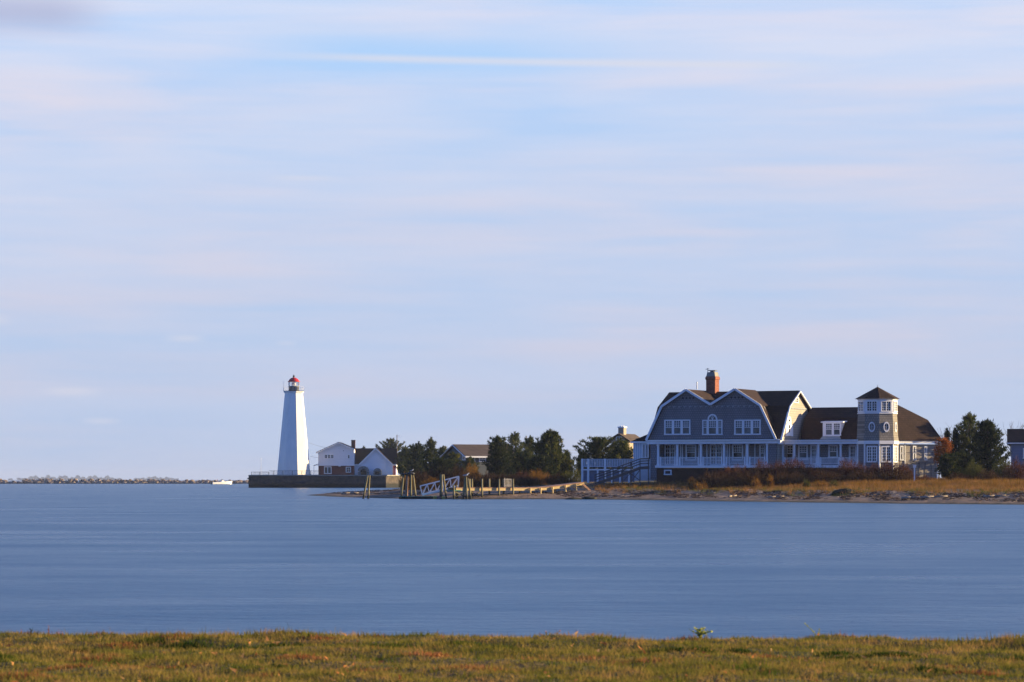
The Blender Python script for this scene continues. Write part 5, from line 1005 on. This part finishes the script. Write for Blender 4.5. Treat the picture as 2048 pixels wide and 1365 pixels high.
# ------------------------------------------------------------------ trees
def pine(px, ytop, hw, D, label, m='pine', shape='round', dens=1.0, name='pine_tree', cat='tree', group=None, zb=None, low=.08, tuft=.42, gap=.0, yb=None):
    x0 = X(px, D); g_ = zb if zb is not None else max(.3, gz(x0, D)); Ht = Z(ytop, D) - g_; Rr = hw * D / F
    t = thing(name, label, cat, (x0, D, g_), random.uniform(0, 6.28), group)
    tr = MB(); tr.tube((0, 0, -.4), (0, 0, Ht * .55), .05 * Ht ** .8 + .05, .03 * Ht ** .8, 8); tr.tube((0, 0, Ht * .55), (0, 0, Ht * .97), .03 * Ht ** .8, .015, 7)
    C = []; Dr = []; nb = int(56 * dens * (1 + Rr / 5)); gap = gap + .16; lobes = [random.uniform(0, 6.28) for _ in range(3)]
    for k in range(nb):
        f_ = low + (1 - low) * (k + random.random()) / nb; az = k * 2.4 + random.uniform(-.5, .5)
        if shape == 'cone': rr = (1 - f_) ** .85 + .06
        elif shape == 'round': rr = (math.sin(math.pi * (.16 + .84 * f_) ** .8) ** .7 if f_ < .97 else .2) * 1.12
        elif shape == 'spire': rr = (.25 + .75 * (1 - f_)) * (1 if f_ < .8 else (1 - f_) * 4 + .2)
        else: rr = (1 - f_ ** 2.2) ** .6 + .05
        rr *= Rr * random.uniform(.50, 1.18) * (1 + .16 * math.sin(az * 2 + lobes[0] + f_ * 5) + .10 * math.sin(az * 3 + lobes[1] - f_ * 7))
        tilt = .15 + .75 * f_ + random.uniform(-.1, .15); base = Vector((0, 0, f_ * Ht * .93)); d = Vector((math.cos(az), math.sin(az), 0))
        npt = max(3, int(rr / .34)); prev = base
        for j in range(1, npt + 1):
            s = j / npt; p = base + d * (rr * s) + Vector((0, 0, rr * (tilt * .35 * s + .35 * s * s)))
            if p.z > Ht: p.z = Ht - random.uniform(0, .3)
            if j == npt and rr > .8: tr.bar(base, p, .05)
            if random.random() < gap * (1 - s * .5): continue
            bd = (p - prev).normalized(); prev = p; n = 20 if s > .35 else 8
            for _ in range(n):
                C.append((p.x + random.gauss(0, .13), p.y + random.gauss(0, .13), p.z + random.gauss(0, .10)))
                Dr.append((bd.x * .7 + random.gauss(0, .55), bd.y * .7 + random.gauss(0, .55), bd.z * .5 + .55 + random.gauss(0, .4)))
    for k in range(10):
        C += [(random.gauss(0, .06), random.gauss(0, .06), Ht * (.88 + .012 * k))] * 8; Dr += [(random.gauss(0, .6), random.gauss(0, .6), 1) for _ in range(8)]
    tr.build('trunk', M['bark'], t); n = len(C); V, Ff = leaves(C, Dr, rng.uniform(tuft * .55, tuft * 1.15, n), tuft * .30); np_obj('crown', V, Ff, M[m], t); return t
pine(781, 877, 27, 878, zb=z_top, label='olive green pine directly behind the white house, with the utility pole in front', shape='round', dens=1.1, tuft=.6, m='pine')
pine(727, 892.5, 9, 900, 'tip of a green shrub showing over the roof ridge of the white house', shape='round', tuft=.5, zb=3, name='evergreen_tree')
pine(826, 889, 26, 600, 'rounded pine between the white house and the tallest of the near pines', dens=1.0, tuft=.5)
pine(862, 875, 33, 560, 'pointed pine with a narrow top standing before the grey cottage', shape='cone', dens=1.5, tuft=.48)
pine(838, 884, 22, 585, 'dark pine filling the gap behind the pointed pine', m='cedar', tuft=.5)
pine(811, 893, 17, 640, 'shorter pine joining the white house pine to the near pines', dens=1.2, tuft=.55, low=.3)
pine(886, 893, 22, 540, 'pine of middle height at the edge of the grey cottage gable', dens=1.2)
pine(905, 905, 22, 470, 'low bushy pine in front of the grey cottage wall', shape='round', dens=1.0, m='pine')
pine(880, 920, 30, 455, 'dark low evergreen spreading at the foot of the pointed pine', shape='round', m='cedar')
pine(940, 915, 14, 470, 'small young pine against the lit wall of the grey cottage', shape='round', dens=.7)
pine(995, 872, 27, 440, 'dark upright cedar with a broken flat top behind the pier gate', m='cedar', shape='col', dens=1.8, low=.02)
pine(1030, 864, 26, 480, 'open topped pine behind the dark cedar', shape='round', dens=1.3, gap=.15)
pine(1060, 872, 24, 500, 'grey green pine beside the utility pole behind the cedar', shape='col', dens=1.3, gap=.1)
pine(1046, 905, 24, 450, 'dusky low evergreen filling in below the utility pole', shape='round', dens=1.2, m='cedar')
pine(1100, 860, 50, 430, 'tallest broad dark green pine with knobbly branch tips', shape='cone', dens=3.0, low=.02, tuft=.46)
pine(1134, 903, 14, 440, 'small pointed evergreen beside the tallest broad pine', shape='cone', dens=1.0)
pine(1078, 915, 26, 415, 'low dark skirt of evergreen under the tallest broad pine', shape='round', m='cedar')
pine(1162, 908, 9, 440, 'little dark pine top just before the raised deck', shape='round', dens=.8)
pine(1198, 876, 44, 405, 'pine with upswept open limbs behind the raised deck', shape='col', dens=1.5, gap=.22, low=.1)
pine(1246, 883, 30, 402, 'dense pine tucked between the tan house and the sun room', shape='round', dens=1.5)
pine(1938, 826, 34, 379.5, 'tall dark pine with spiky tips between the mansion and the outbuilding', shape='col', dens=2.0, gap=.35, low=.05, tuft=.44, m='pine')
pine(1975, 840, 34, 360, 'broad blackish pine leaning beside the tall spiky pine', shape='col', dens=2.4, m='cedar', low=.05, tuft=.42)
pine(1894, 858, 9, 378, 'slender pine spire nearest the end of the mansion', shape='spire', dens=.7, gap=.1, m='cedar')
pine(1911, 857, 13, 379, 'second slender pine spire, forked, beside the tall dark pine', shape='spire', dens=.9, gap=.15, m='cedar')
pine(1898, 912, 22, 356, 'black green bushy evergreen at the corner of the garage wall', shape='round', m='cedar', dens=1.4)
pine(1925, 905, 26, 358, 'low black green evergreen under the spiky pine', shape='round', m='cedar', dens=1.4)
# pines beyond the frame to the east that throw the dappled shade
# orange tree
def broadleaf(px, ytop, ybot, hw, D, label, m, name='broadleaf_tree', n=4200, ls=.2):
    x0 = X(px, D); g_ = gz(x0, D); Ht = Z(ytop, D) - g_; zb_ = Z(ybot, D) - g_; Rr = hw * D / F; t = thing(name, label, 'tree', (x0, D, g_)); tr = MB(); tr.tube((0, 0, -.3), (0, 0, Ht * .6), .14, .06, 7); cl = []
    for k in range(46):
        a = random.uniform(0, 6.28); zf = random.random(); rr = Rr * math.sin(math.pi * (.12 + .8 * zf)) ** .6 * math.sqrt(random.uniform(.15, 1)); p = Vector((rr * math.cos(a), rr * math.sin(a), zb_ + (Ht - zb_) * zf)); cl.append(p); tr.bar((0, 0, zb_ * .6 + (Ht - zb_) * zf * .5), p, .03)
    c = np.array([list(random.choice(cl)) for _ in range(n)]) + rng.normal(0, .26, (n, 3)); V, Ff = leaves(c, rng.normal(0, 1, (n, 3)), rng.uniform(ls * .6, ls * 1.2, n), ls * .7); tr.build('trunk', M['bark'], t); np_obj('crown', V, Ff, M[m], t)
broadleaf(1886, 880, 932, 14, 372, 'small tree in bright orange autumn leaf at the end of the mansion', 'orange')
def bare(px, ytop, hw, D, label, seedn=60):
    x0 = X(px, D); g_ = gz(x0, D); Ht = Z(ytop, D) - g_; Rr = hw * D / F; t = thing('bare_tree', label, 'tree', (x0, D, g_)); tr = MB(); tr.tube((0, 0, -.3), (0, 0, Ht * .5), .12, .06, 6); tr.build('trunk', M['bark'], t); b = MB()
    for k in range(seedn):
        p = Vector((random.gauss(0, .1), random.gauss(0, .1), Ht * random.uniform(.3, .6))); d = Vector((random.gauss(0, 1), random.gauss(0, 1), 1.6)).normalized()
        for j in range(4):
            q_ = p + d * Ht * .13; 
            if abs(q_.x) > Rr or q_.z > Ht: break
            b.bar(p, q_, .045 - .009 * j); p = q_; d = (d + Vector((random.gauss(0, .35), random.gauss(0, .35), .15))).normalized()
    b.build('branches', M['bark'], t)
bare(1902, 846, 26, 420, 'leafless grey tree behind the slender pine spires'); bare(2034, 838, 26, 400, 'leafless tree rising behind the outbuilding roof'); bare(1878, 868, 12, 410, 'small leafless tree behind the mansion roof end', 30)

# ------------------------------------------------------------------ shrubs
SG = {}
def shrub(px, ytop, hw, D, label, m='twig', tall=None, dens=1.0, group=None, name='shrub'):
    x0 = X(px, D); g_ = max(.2, gz(x0, D)); Ht = Z(ytop, D) - g_; Rr = hw * D / F; ry = min(Rr, 2.2); n = int(1500 * dens * max(1, Rr / 1.5) * max(.8, Ht / 1.5))
    a = rng.uniform(0, 6.283, n); r = np.sqrt(rng.random(n)); xx = r * np.cos(a) * Rr; yy = r * np.sin(a) * ry; env = np.sqrt(np.clip(1 - (r * np.abs(np.cos(a))) ** 2.4, .02, 1)) * (1 - .3 * (r * np.sin(a)) ** 2); env *= 1 + .09 * np.sin(xx * 2.3 + px) + .09 * np.sin(xx * 6.1 + 2 * px) + rng.normal(0, .12, n)
    t0 = rng.random(n) ** .8; z = t0 * env * Ht * .86; C = np.stack([xx * (0.55 + .5 * t0), yy * (.55 + .5 * t0), z], 1); Dr = np.stack([xx / Rr * .7 + rng.normal(0, .38, n), yy / ry * .7 + rng.normal(0, .38, n), np.full(n, .9)], 1)
    V, Ff = leaves(C, Dr, rng.uniform(.18, .5, n) * min(1, Ht / 1.3), rng.uniform(.02, .06, n))
    t = thing(name, label, 'shrub', (x0, D, g_ - .05), 0, group); np_obj('foliage', V, Ff, M[m], t)
    b = MB()
    for k in range(14): aa = k * 2.4; p = Vector((math.cos(aa) * Rr * .15, math.sin(aa) * ry * .15, -.2)); b.bar(p, p + Vector((math.cos(aa) * Rr * .45, math.sin(aa) * ry * .45, Ht * .7)), .035)
    b.build('stems', M['bark'], t)
gH = 'russet shrubs along the front of the mansion'
for px, yt, hw, D, m, lb in [
    (1452, 934, 16, 358, 'twig', 'thin russet bush starting the hedge under the porch railing'), (1486, 930, 24, 356, 'twig', 'loose russet bush below the fourth porch bay'),
    (1522, 921, 20, 355, 'twig', 'russet bush before the right end of the main porch'), (1552, 922, 20, 357, 'twig', 'russet bush at the main corner of the mansion'),
    (1583, 913, 22, 355, 'twig', 'tall pale tipped russet bush covering the start of the wing porch'), (1618, 925, 24, 354, 'twig', 'reddish bush below the dormer side of the wing porch'),
    (1655, 934, 22, 353, 'twig', 'lowest russet bush of the hedge, below the open porch railing'), (1700, 917, 26, 352, 'twig', 'rounded russet bush just before the tower'),
    (1740, 926, 24, 351, 'twig', 'broad dark russet bush at the foot of the tower'), (1773, 922, 24, 350, 'twig', 'russet bush under the lit tower doors'), (1806, 925, 21, 349, 'twig', 'last russet bush before the bird box'),
    (1840, 950, 22, 347, 'twig', 'low sparse russet bush under the garage wall')]: shrub(px, yt, hw * 1.3, D, lb, m, group=gH, dens=1.2)
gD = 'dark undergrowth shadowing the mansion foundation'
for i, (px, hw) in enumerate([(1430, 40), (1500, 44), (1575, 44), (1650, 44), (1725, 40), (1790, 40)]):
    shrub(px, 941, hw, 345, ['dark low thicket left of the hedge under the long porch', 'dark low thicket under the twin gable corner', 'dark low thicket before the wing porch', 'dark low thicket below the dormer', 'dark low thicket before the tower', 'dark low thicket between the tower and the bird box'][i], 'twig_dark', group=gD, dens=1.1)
gB = 'autumn shrubs between the point and the pier'
for px, yt, hw, D, m, lb in [
    (815, 947, 18, 420, 'gold', 'rusty orange bush at the end of the sea wall'), (840, 938, 22, 430, 'twig_dark', 'brown bush behind the rope wrapped mooring cluster'), (862, 955, 24, 402, 'gold', 'golden orange bush behind the gangway foot'),
    (878, 933, 28, 425, 'twig_dark', 'brown thicket behind the upper gangway rail'), (912, 930, 26, 420, 'twig_dark', 'brown thicket below the grey cottage'), (945, 928, 22, 415, 'gold', 'ochre topped bush below the cottage wall'),
    (930, 950, 30, 395, 'twig_dark', 'dark bush behind the gull piling'), (975, 945, 26, 395, 'twig_dark', 'dark bush between the cottage and the cedar'), (1010, 945, 28, 392, 'twig_dark', 'dark bush behind the slatted gate'),
    (1045, 942, 28, 392, 'twig', 'russet bush just beyond the slatted gate'), (1078, 940, 26, 392, 'gold', 'golden brown bush under the tallest broad pine'), (1112, 946, 28, 388, 'twig_dark', 'dark brown bush toward the raised deck'), (1142, 940, 24, 388, 'olive', 'olive and gold bush beside the raised deck'),
    (1060, 955, 34, 378, 'twig_dark', 'low dark scrub behind the middle of the pier'), (1125, 957, 34, 374, 'twig_dark', 'low dark scrub behind the landward pier end'), (985, 957, 34, 382, 'twig_dark', 'low dark scrub behind the tall pier pilings'), (900, 958, 34, 388, 'twig_dark', 'low dark scrub behind the gangway')]: shrub(px, yt, hw, D, lb, m, group=gB, dens=1.2)
gR = 'shrubs on the dune before the outbuilding'
for px, yt, hw, D, m, lb in [
    (1950, 924, 26, 345, 'olive', 'olive gold bush before the spiky pine'), (1975, 940, 28, 338, 'twig_dark', 'brown bush at the foot of the broad blackish pine'), (2005, 918, 24, 350, 'olive', 'yellow green bush beside the outbuilding wall'),
    (2030, 920, 28, 343, 'twig', 'russet bush covering the lower outbuilding wall'), (1920, 945, 26, 340, 'twig_dark', 'low dark bush before the black green evergreens')]: shrub(px, yt, hw, D, lb, m, group=gR, dens=1.2)
gO = 'golden plumed plants in the dune grass'
for px, yt, hw, D, m, lb in [
    (1383, 951, 9, 330, 'gold', 'upright golden brush clump alone before the foundation window'), (1512, 951, 9, 326, 'gold', 'golden plumed clump before the corner of the main porch'), (1540, 945, 5, 324, 'gold', 'single tall feathery golden plume before the hedge'),
    (1613, 953, 6, 322, 'olive', 'little green clump among orange dune grass'), (1643, 955, 11, 320, 'gold', 'orange clump below the dormer'), (1668, 956, 8, 318, 'olive', 'green yellow clump beside the orange one'), (1745, 957, 12, 318, 'gold', 'orange clump below the tower'),
    (1400, 958, 12, 326, 'gold', 'low straw coloured clump beside the upright golden brush'), (1980, 953, 30, 322, 'gold', 'spreading rust gold thicket near the outbuilding'), (2030, 955, 30, 320, 'olive', 'mixed green and rust thicket at the dune edge')]: shrub(px, yt + 3.5, hw * 1.3, D + 14, lb, m, group=gO, dens=.34)

# ------------------------------------------------------------------ dune grass, wrack, driftwood
def scatter(n, pxa, pxb, d0, d1, fn):
    Dd = rng.uniform(d0, d1, n); px = rng.uniform(pxa, pxb, n); x = (px - 1024) * Dd / F; sd_ = sdist(x, Dd); k = fn(sd_, px, Dd); return x[k], Dd[k], px[k], sd_[k]
def tufts(name, label, n, reg, fn, m, hmin, hmax, w):
    x, y, px, s = scatter(n, *reg, fn); nb = 7; X0 = np.repeat(x, nb) + rng.normal(0, .12, len(x) * nb); Y0 = np.repeat(y, nb) + rng.normal(0, .12, len(x) * nb); hh = np.repeat(rng.uniform(hmin, hmax, len(x)), nb) * rng.uniform(.6, 1.1, len(x) * nb)
    Zg = ground(X0, Y0); V, Ff = leaves(np.stack([X0, Y0, Zg - .03], 1), np.stack([rng.normal(-.05, .35, len(X0)), rng.normal(0, .35, len(X0)), np.ones(len(X0))], 1), hh, w); tag(np_obj(name, V, Ff, m), label, 'grass', kind='stuff')
tufts('dune_grass', 'rust and straw coloured tall grass covering the dune before the mansion', 34000, (1190, 2120, 275, 372), lambda s, p, D: (s > 9.5 + 1.5 * np.sin(p * .05) + 1.5 * np.sin(p * .17)) & (rng.random(len(s)) < np.clip((s - 10) / 18, .3, 1)), M['dune'], .3, .75, .032)
tufts('plumed_dune_plants', 'taller rusty seed plumes rising here and there out of the dune grass', 11000, (1330, 2120, 285, 350), lambda s, p, D: (s > 20) & (np.sin(p * .11 + D * .4) + np.sin(p * .053 - D * .23) + .5 * np.sin(p * .31) > .55), M['gold'], .5, 1.0, .04)
tufts('green_dune_grass', 'greener short grass along the lower edge of the dune', 15000, (1190, 2120, 270, 360), lambda s, p, D: (s > 8 + 1.5 * np.sin(p * .07)) & (s < 20) & (np.sin(p * .045) + .6 * np.sin(p * .13 + D * .2) > -.3), M['dune_green'], .2, .42, .03)
tufts('beach_scrub_grass', 'sparse brown grass on the sand spit and behind the pier', 2600, (660, 1190, 350, 470), lambda s, p, D: (s > 14) & (rng.random(len(s)) < .6), M['dune'], .15, .4, .03)
# wrack line sticks
def sticks(name, label, n, reg, fn, m, l0, l1, w):
    x, y, px, s = scatter(n, *reg, fn); z = ground(x, y) + .03; a = rng.uniform(0, 3.14, len(x)); d = np.stack([np.cos(a), np.sin(a) * .6, rng.normal(0, .12, len(x))], 1); ln = rng.uniform(l0, l1, len(x)) * .5; C = np.stack([x, y, z], 1)
    A = C - d * ln[:, None]; B = C + d * ln[:, None]; A[:, 2] = ground(A[:, 0], A[:, 1]) + .02; B[:, 2] = ground(B[:, 0], B[:, 1]) + .05; up = np.array([[0, 0, 1.0]]) * w; sd2 = np.stack([-d[:, 1], d[:, 0], 0 * d[:, 0]], 1) * w
    V = np.stack([A - sd2, A + sd2, A + up, B - sd2, B + sd2, B + up * .8], 1).reshape(-1, 3); i = np.arange(len(x))[:, None] * 6
    Fq = np.concatenate([i + np.array([[0, 3, 5, 2]]), i + np.array([[1, 2, 5, 4]]), i + np.array([[0, 1, 4, 3]])]); tag(np_obj(name, V, Fq, m), label, 'driftwood', kind='stuff')
wr = lambda s, p, D: (s > 4.5 + 1.5 * np.sin(p * .04) + .7 * np.sin(p * .21)) & (s < 10 + 1.5 * np.sin(p * .05 + 1))
sticks('driftwood_sticks', 'bleached sticks and driftwood strewn along the high tide line', 5200, (1150, 2120, 262, 370), lambda s, p, D: wr(s, p, D) & (rng.random(len(s)) < .9), M['drift'], .25, 1.3, .03)
sticks('dark_wrack', 'dark dried seaweed lying along the high tide line', 26000, (1060, 2120, 262, 370), lambda s, p, D: (s > 3) & (s < 11) & (np.sin(p * .09) + np.sin(p * .031 + s * .6) + .5 * np.sin(p * .4) > -.4), M['wrack'], .2, .7, .06)
sticks('spit_debris', 'small dark sticks and weed along the crest of the sand spit', 900, (640, 860, 350, 470), lambda s, p, D: (s > 3), M['twig_dark'], .2, .8, .05)
def log(px, D, ln, r, rz, label, m='drift'):
    x = X(px, D); t = thing('driftwood_log', label, 'log', (x, D, gz(x, D) + r * .6), rz, 'driftwood logs on the beach'); b = MB(); b.tube((-ln / 2, 0, 0), (0, .1, .05), r, r * .9, 8); b.tube((0, .1, .05), (ln / 2, 0, .12), r * .9, r * .5, 8); b.build('log', M[m], t, True)
    b = MB(); b.tube((ln * .2, .05, .08), (ln * .32, -.2, .5), r * .4, r * .12, 6); b.tube((-ln * .1, .05, .05), (-ln * .16, .3, .38), r * .4, r * .1, 6); b.build('branch_stub', M[m], t)
log(1868, 285, 2.8, .14, .1, 'long pale driftwood log on the beach below the outbuilding end of the mansion'); log(1822, 287, 2.0, .12, -.3, 'shorter pale log lying below the garage wall'); log(1465, 317, 1.6, .10, .9, 'stubby driftwood with raised branches below the porch hedge')
log(1552, 308, 1.8, .1, .1, 'thin bleached log on the beach below the wing'); log(1990, 279, 2.2, .1, .0, 'thin pale log near the edge of the photograph below the dune thicket'); log(700, 400, 2.4, .15, .1, 'pale driftwood trunk lying on the sand spit')
def mound(px, py, D, w, h, label, name, m, cat, kind=None):
    x = X(px, D); z = gz(x, D); b = MB(); N = 14; rings = [(1, -.3), (.95, .2), (.75, .6), (.4, .9), (.08, 1.0)]
    for r, zz_ in rings:
        for i in range(N): a = 2 * math.pi * i / N; q_ = r * random.uniform(.85, 1.15); b.v.append((q_ * math.cos(a) * w, q_ * math.sin(a) * w * .5, zz_ * h * random.uniform(.85, 1.15)))
    for k in range(4):
        for i in range(N): j = (i + 1) % N; b.f.append((k * N + i, k * N + j, (k + 1) * N + j, (k + 1) * N + i))
    b.f.append(tuple(4 * N + i for i in range(N))); o = b.build(name, M[m]); o.location = (x, D, z); tag(o, label, cat, kind=kind)
mound(1146, 0, 338, 1.3, .38, 'low dark weed covered rock at the water edge near the pier steps', 'weedy_rock', 'weedrock', 'rock'); mound(1178, 0, 339.5, 1.0, .3, 'smaller weedy rock beside the low dark rock at the water edge', 'weedy_rock', 'weedrock', 'rock')
mound(1690, 0, 306, 1.5, .55, 'dark earth mound in the dune grass below the tower', 'earth_mound', 'weedrock', 'mound')

# ------------------------------------------------------------------ sea haze
b = MB(); b.box(-4200, 4200, -60, 15500, -3.5, 46); hz = b.build('haze', M['white']); tag(hz, kind='stuff')
m = bpy.data.materials.new('haze'); m.use_nodes = True; nt = m.node_tree; nt.nodes.clear(); o = nn(nt, 'ShaderNodeOutputMaterial'); v = nn(nt, 'ShaderNodeVolumePrincipled')
v.inputs['Color'].default_value = (0.56, 0.68, 1.0, 1); v.inputs['Density'].default_value = 0.000055; v.inputs['Anisotropy'].default_value = 0.0
nt.links.new(v.outputs[0], o.inputs['Volume']); hz.data.materials.clear(); hz.data.materials.append(m)
